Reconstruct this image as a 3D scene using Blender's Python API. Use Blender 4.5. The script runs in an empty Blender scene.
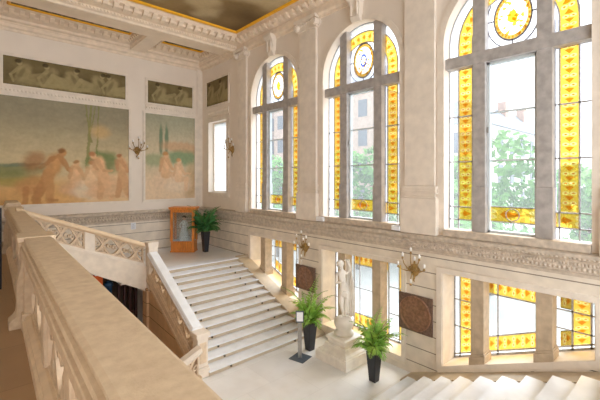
import bpy, bmesh, math, random
import numpy as np
from mathutils import Vector, Matrix, noise
R = random.Random(7)
PI = math.pi
SC = bpy.context.scene
COL = SC.collection
UP = Vector((0, 0, 1))

# ---------------------------------------------------------------- helpers
def lin(r, g, b):
    f = lambda c: (c/255/12.92) if c/255 <= .04045 else ((c/255+.055)/1.055)**2.4
    return (f(r), f(g), f(b), 1)

class G:
    """collects geometry for one mesh object"""
    def __init__(s):
        s.bm = bmesh.new(); s.uv = None
    def v(s, p): return s.bm.verts.new(p)
    def face(s, pts):
        try: return s.bm.faces.new([s.v(p) for p in pts])
        except ValueError: return None
    def hexa(s, b, t):
        B = [s.v(p) for p in b]; T = [s.v(p) for p in t]; n = len(b)
        s.bm.faces.new(B[::-1]); s.bm.faces.new(T)
        for i in range(n):
            s.bm.faces.new((B[i], B[(i+1) % n], T[(i+1) % n], T[i]))
        return s
    def box(s, x0, x1, y0, y1, z0, z1):
        return s.hexa([(x0,y0,z0),(x1,y0,z0),(x1,y1,z0),(x0,y1,z0)], [(x0,y0,z1),(x1,y0,z1),(x1,y1,z1),(x0,y1,z1)])
    def obox(s, c, sx, sy, sz, rz=0., top=1.):
        m = Matrix.Rotation(rz, 3, 'Z'); c = Vector(c)
        q = [(-1,-1),(1,-1),(1,1),(-1,1)]
        return s.hexa([c+m@Vector((a*sx/2, b*sy/2, 0)) for a, b in q], [c+m@Vector((a*sx/2*top, b*sy/2*top, sz)) for a, b in q])
    def prism(s, poly, off):
        off = Vector(off); return s.hexa([Vector(p) for p in poly], [Vector(p)+off for p in poly])
    def tube(s, pts, r, n=8, cap=True):
        pts = [Vector(p) for p in pts]; rings = []
        rr = r if isinstance(r, (list, tuple)) else [r]*len(pts)
        a = None
        for i, p in enumerate(pts):
            d = (pts[min(i+1, len(pts)-1)]-pts[max(i-1, 0)]).normalized()
            if a is None: a = d.orthogonal().normalized()
            a = (a-d*a.dot(d)); a = a.normalized() if a.length > 1e-5 else d.orthogonal().normalized()
            b = d.cross(a)
            rings.append([s.v(p+(a*math.cos(2*PI*k/n)+b*math.sin(2*PI*k/n))*rr[i]) for k in range(n)])
        for i in range(len(rings)-1):
            for k in range(n):
                s.bm.faces.new((rings[i][k], rings[i][(k+1) % n], rings[i+1][(k+1) % n], rings[i+1][k]))
        if cap:
            s.bm.faces.new(rings[0][::-1]); s.bm.faces.new(rings[-1])
        return s
    def lathe(s, prof, c=(0,0,0), n=20, m=None):
        c = Vector(c); rings = []
        for r, z in prof:
            ring = []
            for k in range(n):
                p = Vector((max(r, .0005)*math.cos(2*PI*k/n), max(r, .0005)*math.sin(2*PI*k/n), z))
                ring.append(s.v(c+(m@p if m else p)))
            rings.append(ring)
        for i in range(len(rings)-1):
            for k in range(n):
                s.bm.faces.new((rings[i][k], rings[i][(k+1) % n], rings[i+1][(k+1) % n], rings[i+1][k]))
        s.bm.faces.new(rings[0][::-1]); s.bm.faces.new(rings[-1])
        return s
    def sphere(s, c, r, n=10, sx=1, sy=1, sz=1):
        k = max(5, n//2+1)
        pr = [(math.sin(PI*i/k), -math.cos(PI*i/k)) for i in range(k+1)]
        return s.lathe([(a*r, b*r*sz) for a, b in pr], c, n, Matrix(((sx,0,0),(0,sy,0),(0,0,1))))
    def loft(s, rings, closed=False):
        vs = [[s.v(p) for p in r] for r in rings]; n = len(vs[0])
        for i in range(len(vs)-1):
            for k in range(n if closed else n-1):
                s.bm.faces.new((vs[i][k], vs[i][(k+1) % n], vs[i+1][(k+1) % n], vs[i+1][k]))
        return s
    def sweep(s, prof, path):
        """closed profile of 3D offsets swept straight between two points"""
        a, b = Vector(path[0]), Vector(path[1])
        return s.hexa([a+Vector(p) for p in prof], [b+Vector(p) for p in prof])
    def build(s, name, mat, parent=None, smooth=False, kind=None, bevel=0):
        bmesh.ops.remove_doubles(s.bm, verts=s.bm.verts, dist=1e-5)
        bmesh.ops.recalc_face_normals(s.bm, faces=s.bm.faces)
        me = bpy.data.meshes.new(name); s.bm.to_mesh(me); s.bm.free()
        return link(name, me, mat, parent, smooth, kind, bevel)

WL = {}
def link(name, me, mat, parent=None, smooth=False, kind=None, bevel=0):
    o = bpy.data.objects.new(name, me); COL.objects.link(o)
    if mat: me.materials.append(mat)
    if smooth:
        for p in me.polygons: p.use_smooth = True
    if parent:
        w = WL[parent.name]; me.transform(Matrix.Translation(-w)); o.parent = parent; WL[o.name] = w
    else:
        WL[o.name] = Vector((0, 0, 0))
        if kind is None: kind = None
    if kind: o['kind'] = kind
    if bevel:
        b = o.modifiers.new('bevel', 'BEVEL'); b.width = bevel; b.segments = 2; b.limit_method = 'ANGLE'
    return o

def tag(o, label, cat, group=None):
    o['label'] = label; o['category'] = cat
    if group: o['group'] = group
    return o
def thing(name, loc, label=None, cat=None, group=None, kind=None):
    o = bpy.data.objects.new(name, None); COL.objects.link(o)
    o.empty_display_size = .1; o.location = loc; WL[o.name] = Vector(loc)
    if label: tag(o, label, cat, group)
    if kind: o['kind'] = kind
    return o
def dup(root, loc, rz, label, group=None):
    r = root.copy(); COL.objects.link(r); r.location = loc; r.rotation_euler = (0, 0, rz); r['label'] = label
    if group: r['group'] = group
    for ch in list(root.children):
        c = ch.copy(); COL.objects.link(c); c.parent = r
        for g in list(ch.children):
            d = g.copy(); COL.objects.link(d); d.parent = c
    return r

def plate(outline, holes, x0, x1, axis='X'):
    """flat plate with holes; outline in (u,v). axis X: u=Y v=Z, thickness x0..x1 along X; axis Y: u=X v=Z"""
    cu = bpy.data.curves.new('tmp', 'CURVE'); cu.dimensions = '2D'; cu.fill_mode = 'BOTH'; cu.extrude = abs(x1-x0)/2
    for poly in [outline]+holes:
        sp = cu.splines.new('POLY'); sp.points.add(len(poly)-1)
        for p, q in zip(sp.points, poly): p.co = (q[0], q[1], 0, 1)
        sp.use_cyclic_u = True
    ob = bpy.data.objects.new('tmp', cu); COL.objects.link(ob)
    dg = bpy.context.evaluated_depsgraph_get(); dg.update()
    me = bpy.data.meshes.new_from_object(ob.evaluated_get(dg))
    bpy.data.objects.remove(ob); bpy.data.curves.remove(cu)
    c = (x0+x1)/2
    if axis == 'X': M = Matrix(((0,0,1,c),(1,0,0,0),(0,1,0,0),(0,0,0,1)))
    else: M = Matrix(((1,0,0,0),(0,0,-1,c),(0,1,0,0),(0,0,0,1)))
    me.transform(M); me.materials.clear()
    return me

# ---------------------------------------------------------------- materials
def nmat(name):
    m = bpy.data.materials.new(name); m.use_nodes = True
    nt = m.node_tree; b = nt.nodes['Principled BSDF']
    return m, nt, b
def mat(name, col, rough=.6, scale=6., amt=.12, bump=0., metal=0., spec=.4, veins=0., stretch=(1,1,1), col2=None, det=4):
    m, nt, b = nmat(name); N = nt.nodes; L = nt.links
    tc = N.new('ShaderNodeTexCoord'); mp = N.new('ShaderNodeMapping'); mp.inputs['Scale'].default_value = stretch
    L.new(tc.outputs['Object'], mp.inputs[0])
    n = N.new('ShaderNodeTexNoise'); n.inputs['Scale'].default_value = scale; n.inputs['Detail'].default_value = det
    L.new(mp.outputs[0], n.inputs['Vector'])
    r = N.new('ShaderNodeValToRGB'); e = r.color_ramp.elements
    c2 = col2 or tuple(c*(1-2*amt) for c in col[:3])+(1,)
    c1 = col if col2 else tuple(min(1, c*(1+amt)) for c in col[:3])+(1,)
    e[0].position = .3; e[0].color = c2; e[1].position = .7; e[1].color = c1
    L.new(n.outputs['Fac'], r.inputs[0]); L.new(r.outputs[0], b.inputs['Base Color'])
    b.inputs['Roughness'].default_value = rough; b.inputs['Metallic'].default_value = metal
    b.inputs['Specular IOR Level'].default_value = spec
    if bump:
        n2 = N.new('ShaderNodeTexNoise'); n2.inputs['Scale'].default_value = scale*7; n2.inputs['Detail'].default_value = 3
        L.new(mp.outputs[0], n2.inputs['Vector'])
        bp = N.new('ShaderNodeBump'); bp.inputs['Strength'].default_value = bump; bp.inputs['Distance'].default_value = .02
        L.new(n2.outputs['Fac'], bp.inputs['Height']); L.new(bp.outputs[0], b.inputs['Normal'])
    return m

def course_mat(name, col, step=.385, z0=3.0, joint=.35, vert=0., rough=.65):
    """ashlar: dark joints every `step` metres in height"""
    m = mat(name, col, rough, 3., .07, .1); nt = m.node_tree; N = nt.nodes; L = nt.links; b = N['Principled BSDF']
    tc = N.new('ShaderNodeTexCoord'); sx = N.new('ShaderNodeSeparateXYZ'); L.new(tc.outputs['Object'], sx.inputs[0])
    def M(op, a, bb=None):
        k = N.new('ShaderNodeMath'); k.operation = op
        for i, q in enumerate((a, bb)):
            if q is None: continue
            if isinstance(q, (int, float)): k.inputs[i].default_value = q
            else: L.new(q, k.inputs[i])
        return k.outputs[0]
    t = M('PINGPONG', M('SUBTRACT', sx.outputs['Z'], z0), step/2)
    # distance to nearest joint (0 at joint)
    d = M('LESS_THAN', t, .011)
    mix = N.new('ShaderNodeMixRGB'); mix.blend_type = 'MULTIPLY'
    L.new(d, mix.inputs[0])
    src = b.inputs['Base Color'].links[0].from_socket
    L.new(src, mix.inputs[1]); mix.inputs[2].default_value = (joint, joint*.9, joint*.8, 1)
    L.new(mix.outputs[0], b.inputs['Base Color'])
    return m

def slab_mat(name, col, sx=1.3, sy=1.0, rough=.35, joint=.7):
    m, nt, b = nmat(name); N = nt.nodes; L = nt.links
    tc = N.new('ShaderNodeTexCoord')
    br = N.new('ShaderNodeTexBrick'); br.offset = .5
    br.inputs['Scale'].default_value = 1; br.inputs['Brick Width'].default_value = sx; br.inputs['Row Height'].default_value = sy
    br.inputs['Mortar Size'].default_value = .006
    br.inputs['Color1'].default_value = col; br.inputs['Color2'].default_value = tuple(c*.94 for c in col[:3])+(1,)
    br.inputs['Mortar'].default_value = tuple(c*joint for c in col[:3])+(1,)
    L.new(tc.outputs['Object'], br.inputs['Vector'])
    n = N.new('ShaderNodeTexNoise'); n.inputs['Scale'].default_value = 2.5; n.inputs['Detail'].default_value = 6
    L.new(tc.outputs['Object'], n.inputs['Vector'])
    mx = N.new('ShaderNodeMixRGB'); mx.blend_type = 'MULTIPLY'; mx.inputs[0].default_value = .25
    L.new(br.outputs['Color'], mx.inputs[1]); L.new(n.outputs['Color'], mx.inputs[2])
    rr = N.new('ShaderNodeValToRGB'); rr.color_ramp.elements[0].color = (.75,.72,.68,1); rr.color_ramp.elements[1].color = (1,1,1,1)
    rr.color_ramp.elements[0].position = .3; rr.color_ramp.elements[1].position = .6
    L.new(n.outputs['Fac'], rr.inputs[0]); L.new(rr.outputs[0], mx.inputs[2])
    L.new(mx.outputs[0], b.inputs['Base Color']); b.inputs['Roughness'].default_value = rough
    return m

def glass_mat(name, tint, transl=(1,1,1,1), tf=.15, gl=.06, pattern=None):
    m = bpy.data.materials.new(name); m.use_nodes = True; nt = m.node_tree; N = nt.nodes; L = nt.links
    N.remove(N['Principled BSDF']); out = N['Material Output']
    t = N.new('ShaderNodeBsdfTransparent'); t.inputs[0].default_value = tint
    l = N.new('ShaderNodeBsdfTranslucent'); l.inputs[0].default_value = transl
    g = N.new('ShaderNodeBsdfGlossy'); g.inputs['Roughness'].default_value = .12
    a = N.new('ShaderNodeMixShader'); a.inputs[0].default_value = tf
    L.new(t.outputs[0], a.inputs[1]); L.new(l.outputs[0], a.inputs[2])
    c = N.new('ShaderNodeMixShader'); c.inputs[0].default_value = gl
    L.new(a.outputs[0], c.inputs[1]); L.new(g.outputs[0], c.inputs[2]); L.new(c.outputs[0], out.inputs[0])
    if pattern: 
        col = pattern(N, L)
        L.new(col, t.inputs[0]); L.new(col, l.inputs[0])
    return m

def stain_pattern(ground, motif, pale, line):
    def f(N, L):
        def M(op, a, b=None, c=None):
            k = N.new('ShaderNodeMath'); k.operation = op
            for i, q in enumerate((a, b, c)):
                if q is None: continue
                if isinstance(q, (int, float)): k.inputs[i].default_value = q
                else: L.new(q, k.inputs[i])
            return k.outputs[0]
        def mixc(fac, a, b):
            k = N.new('ShaderNodeMixRGB'); L.new(fac, k.inputs[0])
            for i, q in ((1, a), (2, b)):
                if isinstance(q, tuple): k.inputs[i].default_value = q
                else: L.new(q, k.inputs[i])
            return k.outputs[0]
        uv = N.new('ShaderNodeUVMap'); s = N.new('ShaderNodeSeparateXYZ'); L.new(uv.outputs[0], s.inputs[0])
        x = M('ABSOLUTE', M('MULTIPLY', M('SUBTRACT', s.outputs['X'], .5), 2.))      # 0 centre .. 1 edge
        fr = M('FRACT', s.outputs['Y']); y = M('SUBTRACT', M('MULTIPLY', fr, 2.), 1.)  # -1..1 along the strip
        # heart / leaf: |x| + |y - .6|x|| < .55
        h = M('ADD', M('MULTIPLY', x, 1.1), M('ABSOLUTE', M('SUBTRACT', y, M('MULTIPLY', x, .7))))
        heart = M('LESS_THAN', h, .52)
        # pale curls on either side, near the cell ends
        dy = M('SUBTRACT', 1., M('ABSOLUTE', y)); dx = M('SUBTRACT', x, .38)
        rr = M('SQRT', M('ADD', M('MULTIPLY', dx, dx), M('MULTIPLY', dy, dy)))
        curl = M('LESS_THAN', rr, .36)
        inner = M('LESS_THAN', rr, .15)
        edge = M('GREATER_THAN', x, .88); edge2 = M('GREATER_THAN', x, .72)
        c = mixc(curl, ground, pale); c = mixc(inner, c, motif); c = mixc(heart, c, motif)
        c = mixc(edge2, c, ground); c = mixc(edge, c, line)
        return c
    return f

trim_r = thing('trim_7', (0, 0, 0), kind='structure'); trim_b = thing('trim_8', (0, 0, 0), kind='structure')
# ------ palette
STONE = lin(226, 204, 178)
M_wall = mat('plaster_cream', lin(235, 224, 211), .7, 1.2, .02, .03)
M_trim = mat('limestone_trim', lin(235, 224, 210), .65, 4, .05, .08)
M_stone = mat('limestone', lin(228, 204, 172), .6, 5, .06, .1)
M_course = course_mat('limestone_courses', lin(232, 221, 205))
M_course_tan = course_mat('limestone_courses_tan', lin(212, 180, 142), .42, .1)
M_ledge = mat('weathered_limestone', lin(204, 190, 173), .75, 9, .12, .3)
M_rail = mat('handrail_limestone', lin(218, 196, 166), .5, 14, .06, .12, col2=lin(200, 176, 146))
M_panel = mat('carved_limestone', lin(222, 200, 172), .65, 8, .08, .15)
M_riser_shaded = mat('shaded_limestone_riser', lin(200, 184, 160), .6, 5, .06, .08)  # darker tan than the treads: shade of the risers put into the colour
M_tread = mat('marble_tread', lin(236, 240, 246), .42, 3, .04)
M_floor = slab_mat('landing_flagstones', lin(236, 236, 236), 1.35, 1.0, .3, .86)
M_gfloor = slab_mat('gallery_flagstones', lin(172, 140, 104), 1.2, 1.2, .4)
M_frost = None
M_sill = mat('sill_stone', lin(234, 222, 205), .5, 5, .05, .06)
M_ceil = mat('ceiling_plaster', lin(244, 229, 210), .7, 2, .03)
M_ceil2 = mat('moulding_plaster', lin(238, 221, 200), .7, 5, .06)
M_gold = mat('gilding', lin(246, 184, 40), .4, 9, .06, 0, .15)
M_mull = mat('grey_mullion_stone', lin(178, 172, 168), .7, 6, .12, .15)
M_mullL = mat('warm_mullion_stone', lin(196, 176, 150), .7, 6, .1, .12)
M_sash = mat('painted_sash', lin(205, 212, 214), .4, 4, .04)
M_lead2 = mat('dark_lead_came', lin(150, 150, 158), .5, 20, .1, 0, .2)
M_lead = mat('lead_came', lin(196, 198, 202), .5, 20, .1, 0, .2)
M_brass = mat('aged_brass', lin(178, 144, 86), .4, 25, .2, .1, .3)
M_bronze = mat('bronze_relief', lin(122, 98, 84), .5, 22, .2, .25, .1)
M_bronze2 = mat('bronze_disc', lin(150, 112, 88), .45, 14, .2, .2, .15)
M_bulb = mat('milky_bulb', lin(245, 242, 238), .25, 5, .02)
M_pot = mat('charcoal_planter', lin(46, 48, 54), .35, 8, .1)
M_soil = mat('soil', lin(60, 44, 30), .95, 30, .3, .4)
M_leaf = mat('fern_leaf', lin(186, 222, 104), .5, 4, .3, col2=lin(110, 168, 70))
M_leafd = mat('dark_palm_leaf', lin(84, 148, 78), .5, 4, .3, col2=lin(40, 92, 52))
M_stem = mat('leaf_stem', lin(110, 120, 60), .6, 9, .2)
M_marble = mat('white_marble', lin(240, 234, 224), .4, 5, .05, .04)
M_pedestal = mat('pale_pedestal_stone', lin(243, 239, 230), .45, 6, .05, .06)
M_oak = mat('orange_oak', lin(214, 132, 58), .4, 3, .18, .05, stretch=(9, 9, 1))
M_steel = mat('brushed_steel', lin(170, 168, 164), .35, 30, .08, 0, .7)
M_plate = mat('grey_base_plate', lin(84, 96, 108), .4, 8, .08, 0, .3)
M_black = mat('black_iron', lin(22, 22, 24), .5, 10, .2)
M_redbar = mat('dark_red_iron', lin(58, 26, 22), .5, 10, .2)
M_patch = mat('dark_floor_patch', lin(62, 58, 54), .95, 40, .2, .4)
M_paper = mat('white_paper', lin(238, 240, 244), .8, 30, .03)
M_ink = mat('grey_print', lin(150, 154, 162), .8, 30, .05)
M_orange = mat('orange_board', lin(230, 104, 24), .5, 6, .05)
M_blue = mat('blue_plastic', lin(34, 66, 96), .4, 6, .08)
M_cloth = mat('blue_white_drape', lin(208, 218, 232), .7, 6, .05)
M_dress = mat('pale_green_dress', lin(222, 232, 234), .8, 20, .2)
M_skin = mat('doll_skin', lin(222, 190, 164), .6, 8, .05)
M_hair = mat('doll_hair', lin(70, 54, 40), .7, 20, .2)

# ---------------------------------------------------------------- key dimensions (metres; landing floor z = 0)
XW, YB = 8.29, 16.1          # window wall face, back wall face
ZL, ZG = 1.82, 2.73          # upper landing, gallery floor
AX = 6.67                    # symmetry axis of the stair along the window wall
WC = [2.73, 6.67, 10.61]     # window centres
RISE, RUN = .14, .3304
YN0 = 12.2                   # top nosing of the far flight
XS0, XS1 = 4.43, 7.80        # step ends

# ---------------------------------------------------------------- shell
def arch(yc, half, z0, zs, n=28):
    p = [(yc-half, z0), (yc+half, z0)]
    p += [(yc+half*math.cos(PI*i/n), zs+half*math.sin(PI*i/n)) for i in range(n+1)]
    return p
ZSP = 8.02
up_holes = [arch(c, 1.375, 3.70, ZSP) for c in WC]+[[(13.80, 4.28), (15.36, 4.28), (15.36, 7.46), (13.80, 7.46)]]
me = plate([(-4, 3.3), (16.6, 3.3), (16.6, 11.2), (-4, 11.2)], up_holes, XW, 8.75)
wall_r = link('wall_right', me, M_wall, kind='structure')

def low_hole(c, kind):
    a, b = c-1.43, c+1.43
    if kind == 0: return [(a, .32), (b, .32), (b, 2.68), (a, 2.68)]
    if kind == 1: return [(a, .48), (b, 1.67), (b, 2.68), (a, 2.68)]     # far: floor rises with Y
    return [(a, 1.67), (b, .48), (b, 2.68), (a, 2.68)]
KIND = [2, 0, 1]
low_holes = [low_hole(c, k) for c, k in zip(WC, KIND)]
me = plate([(-4, -2.6), (16.6, -2.6), (16.6, 3.3), (-4, 3.3)], low_holes, XW, 9.1)
wall_rl = link('wall_right_base', me, M_course, wall_r)

for c, k in zip(WC, KIND):
    h = low_hole(c, k); y0, y1 = c-1.43, c+1.43
    for (ya, yb, z) in ((y0-.002, y0+.015, h[0][1]), (y1-.015, y1+.002, h[1][1])):
        g = G(); g.box(XW-.004, 9.1, ya, yb, z, 2.68); g.build('reveal', M_trim, wall_r)
    g = G(); g.box(XW-.004, 9.1, y0, y1, 2.668, 2.684); g.build('reveal', M_trim, wall_r)
# surround trims of the lower windows
for c, k in zip(WC, KIND):
    h = low_hole(c, k); cy = sum(p[0] for p in h)/4; cz = sum(p[1] for p in h)/4
    out = [(p[0]+(.13 if p[0] > cy else -.13), p[1]+(.12 if i > 1 else -.10)) for i, p in enumerate(h)]
    link('window_surround', plate(out, [h], XW-.035, XW), M_trim, trim_r)
# archivolt trims of the arched windows
for c in WC:
    link('archivolt', plate(arch(c, 1.53, 3.72, ZSP)[1:]+[(c-1.53, 3.72)]+[(c-1.375, 3.72)]+arch(c, 1.375, 3.72, ZSP)[2:][::-1]+[(c+1.375, 3.72)], [], XW-.03, XW), M_trim, trim_r)

wall_b = link('wall_back', plate([(-4, -2.6), (8.6, -2.6), (8.6, 11.2), (-4, 11.2)], [], YB, YB+.4, 'Y'), M_wall, kind='structure')
g = G(); g.box(.9, XW, YB-.03, YB, ZL, 3.2); g.build('wainscot', M_course, trim_b)

# ledge cornices
def ledge_prof(o):
    return [(0, 3.10), (.05, 3.10), (.06, 3.16), (.10, 3.19), (.10, 3.40), (.15, 3.43), (.19, 3.47), (.19, 3.53), (.05, 3.57), (0, 3.57)]
g = G(); pr = ledge_prof(0)
g.hexa([(XW+.02-a*1.0, -4, z) for a, z in pr], [(XW+.02-a, YB, z) for a, z in pr])
tr = g.build('trim_1', M_ledge, kind='structure')
g = G()
def leaf_row(g, p0, p1, out, z, w, h, d):
    p0, p1, out = Vector(p0), Vector(p1), Vector(out); Lh = (p1-p0).length; n = int(Lh/w); t = (p1-p0).normalized()
    for i in range(n):
        c = p0+t*((i+.5)*w)+UP*z
        a = [c-t*w*.42-UP*h*.5, c+t*w*.42-UP*h*.5, c+t*w*.42+UP*h*.5, c-t*w*.42+UP*h*.5]
        k = c+out*d
        vs = [g.v(q) for q in a]; tip = g.v(k)
        for j in range(4): g.bm.faces.new((vs[j], vs[(j+1) % 4], tip))
leaf_row(g, (XW-.08, -3, 0), (XW-.08, YB, 0), (-1, 0, 0), 3.25, .075, .08, .028)
leaf_row(g, (XW-.08, -3, 0), (XW-.08, YB, 0), (-1, 0, 0), 3.34, .055, .07, .025)
leaf_row(g, (XW-.15, -3, 0), (XW-.15, YB, 0), (-1, 0, .4), 3.45, .07, .05, .03)
g.build('ledge_ornament', M_ledge, tr)
g = G()
g.hexa([(-4, YB+.02-a, z-.02) for a, z in pr], [(XW, YB+.02-a, z-.02) for a, z in pr])
tb = g.build('trim_2', M_ledge, kind='structure')
g = G()
leaf_row(g, (-1, YB-.08, 0), (XW-.1, YB-.08, 0), (0, -1, 0), 3.235, .12, .11, .045)
leaf_row(g, (-1, YB-.08, 0), (XW-.1, YB-.08, 0), (0, -1, 0), 3.335, .09, .07, .04)
g.build('ledge_ornament', M_ledge, tb)

# pilasters
def pilaster(i, y0, y1, zcap=10.1):
    p = thing('trim_%d' % i, (XW, (y0+y1)/2, 3.57), kind='structure')
    g = G(); g.box(XW-.09, XW, y0, y1, 4.72, 9.72)
    g.build('shaft', M_trim, p, bevel=.012)
    g = G(); e = .07
    g.box(XW-.16, XW, y0-e, y1+e, 3.55, 4.42); g.box(XW-.13, XW, y0-.04, y1+.04, 4.42, 4.47)
    g.box(XW-.15, XW, y0-.06, y1+.06, 4.53, 4.58); g.box(XW-.12, XW, y0-.03, y1+.03, 4.58, 4.64); g.box(XW-.14, XW, y0-.05, y1+.05, 4.64, 4.72)
    g.box(XW-.10, XW, y0-.01, y1+.01, 4.47, 4.53)
    g.build('pilaster_base', M_trim, p, bevel=.01)
    g = G(); g.box(XW-.13, XW, y0-.05, y1+.05, 9.72, 9.77); g.box(XW-.12, XW, y0-.02, y1+.02, 9.77, 10.0)
    g.box(XW-.24, XW, y0-.10, y1+.10, 10.0, 10.1)
    for yy in (y0-.02, y1+.02):
        m = Matrix(((0,0,1),(1,0,0),(0,1,0)))
        g.lathe([(.02, -.26), (.06, -.26), (.06, -.24), (.11, -.24), (.11, -.06), (.14, -.04), (.14, 0)], (XW-.0, yy, 9.88), 16, m)
    k = int((y1-y0)/.11)
    for j in range(k): g.sphere((XW-.14, y0+.06+(y1-y0-.12)*j/max(1, k-1), 9.93), .045, 6)
    g.build('capital', M_trim, p)
pilaster(3, 4.30, 5.12); pilaster(4, 8.30, 9.10); pilaster(5, 12.25, 12.85); pilaster(6, .34, 1.16)

# keystone brackets
for c in WC:
    g = G()
    zz = [9.36, 9.5, 9.7, 9.9, 10.02, 10.1]; dd = [.10, .17, .15, .2, .3, .3]; ww = [.15, .16, .17, .19, .22, .22]
    rings = [[(XW+.01, c-w, z), (XW-d, c-w, z), (XW-d, c+w, z), (XW+.01, c+w, z)] for z, d, w in zip(zz, dd, ww)]
    g.loft(rings, True); g.face(rings[0]); g.face(rings[-1])
    for s in (-1, 1):
        g.box(XW-.22, XW, c+s*.11-.02, c+s*.11+.02, 9.52, 10.0)
    g.build('keystone_bracket', M_trim, trim_r)

# small frame + frieze on the window wall near the corner, and panel frames of the back wall
def ring_frame(axis, u0, u1, z0, z1, w, depth, mat_=M_trim, parent=None, name='panel_moulding'):
    f0 = XW if axis == 'X' else YB
    o = [(u0-w, z0-w), (u1+w, z0-w), (u1+w, z1+w), (u0-w, z1+w)]; i = [(u0, z0), (u1, z0), (u1, z1), (u0, z1)]
    if axis == 'X':
        a = link(name, plate(o, [i], f0-depth, f0), mat_, parent)
    else:
        a = link(name, plate(o, [i], f0-depth, f0, 'Y'), mat_, parent)
    return a
for (u0, u1, z0, z1) in [(-.6, 4.97, 3.98, 7.76), (5.64, 7.91, 3.99, 7.71), (.90, 4.84, 8.15, 9.13), (5.74, 7.79, 8.17, 9.13)]:
    ring_frame('Y', u0, u1, z0, z1, .07, .05, parent=trim_b); ring_frame('Y', u0-.07, u1+.07, z0-.07, z1+.07, .035, .025, parent=trim_b)
ring_frame('X', 13.68, 15.6, 8.22, 9.34, .07, .05, parent=trim_r)
ring_frame('X', 13.80, 15.36, 4.28, 7.46, .16, .06, parent=trim_r)
ring_frame('X', 13.64, 15.52, 4.12, 7.62, .06, .03, parent=trim_r)
g = G()
for (u0, u1) in ((-.6, 4.97), (5.66, 7.9)):
    g.box(u0, u1, YB-.04, YB, 7.86, 8.05)
    leaf_row(g, (u0, YB-.04, 0), (u1, YB-.04, 0), (0, -1, 0), 7.955, .11, .1, .03)
g.build('ornament_band', M_trim, trim_b)
g = G(); g.box(XW-.04, XW, 13.66, 15.5, 7.72, 7.98); leaf_row(g, (XW-.04, 13.68, 0), (XW-.04, 15.5, 0), (-1, 0, 0), 7.85, .11, .12, .03)
g.build('ornament_band', M_trim, trim_r)
# vertical pilaster strips of the back wall between panels
g = G(); g.box(8.02, XW, YB-.05, YB, 3.57, 10.1); g.build('corner_strip', M_trim, trim_b)

# floors
g = G(); g.box(-3.3, -3., -4, YB, -2.1, 11.15); g.build('wall_left_light_block', M_wall, kind='structure')  # unseen wall, added to block light coming from the left
g = G(); g.box(4.12, XW+.3, 4.65, 8.4, -.3, 0); g.build('floor', M_floor, kind='structure')
g = G(); g.box(3.55, XW, YN0+.02, YB, ZL-.25, ZL); lf = g.build('floor', M_floor, kind='structure')
g = G(); g.box(-4, .98, -4, YB, ZG-.3, ZG); g.build('floor', M_gfloor, kind='structure')
g = G(); g.box(-4, 9, -4, YB+.3, -2.1, -1.83); g.build('floor', M_gfloor, kind='structure')
g = G(); g.box(.7, XW, -4, .53, 1.62, 1.87); g.build('floor', M_floor, kind='structure')
# wall below the gallery edge
g = G(); g.box(.35, .62, -4, 11.9, -1.83, ZG-.3); g.build('wall_below_gallery', M_course_tan, kind='structure')

# ---------------------------------------------------------------- ceiling
def rect(x0, x1, y0, y1, z): return [(x0, y0, z), (x1, y0, z), (x1, y1, z), (x0, y1, z)]
ceil = thing('ceiling', (0, 0, 10.2), kind='structure')
def nest(g, rects): g.loft(rects, True)
# main recess: right side X 8.29 -> 7.71, far side Y 13.0 -> 12.15
steps = [(0, 10.08), (.10, 10.10), (.12, 10.16), (.22, 10.19), (.24, 10.28), (.62, 10.31), (.64, 10.38), (.80, 10.42), (.86, 10.52), (1., 10.53)]
g = G(); nest(g, [rect(-4.5+f*.6, 8.29-f*.58, -4.5+f*.6, 13.0-f*.85, z) for f, z in steps])
g.build('main_cornice', M_ceil2, ceil)
g = G()
def blocks(g, p0, p1, out, z, w, h, d, gap=.5):
    p0, p1, out = Vector(p0), Vector(p1), Vector(out); t = (p1-p0).normalized(); n = int((p1-p0).length/w)
    for i in range(n):
        c = p0+t*((i+.5)*w)
        pr_ = [(0, 0), (d*.5, -h*.2), (d, -h), (d*1.05, -h*.6), (d*.9, 0)]
        a = [c-t*w*gap/2+out*q+UP*(z+zz) for q, zz in [(0,-h),(d*.6,-h*.8),(d,-h*.2),(d,0),(0,0)]]
        g.prism(a, t*w*gap)
blocks(g, (7.97, -4, 0), (7.97, 12.5, 0), (-1, 0, 0), 10.40, .30, .16, .2)
blocks(g, (-3, 12.52, 0), (7.9, 12.52, 0), (0, -1, 0), 10.40, .30, .16, .24)
leaf_row(g, (8.17, -4, 0), (8.17, 12.6, 0), (-1, 0, -1), 10.23, .1, .07, .04)
leaf_row(g, (-3, 12.8, 0), (8.1, 12.8, 0), (0, -1, -1), 10.23, .1, .07, .04)
g.build('main_modillions', M_ceil2, ceil)
g = G(); nest(g, [rect(-3.9, 7.71, -3.9, 12.15, 10.53), rect(-3.9, 7.68, -3.9, 12.11, 10.47), rect(-3.9, 7.62, -3.9, 12.03, 10.48), rect(-3.9, 7.58, -3.9, 11.99, 10.52)])
g.build('gilt_frame', M_gold, ceil)
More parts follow.
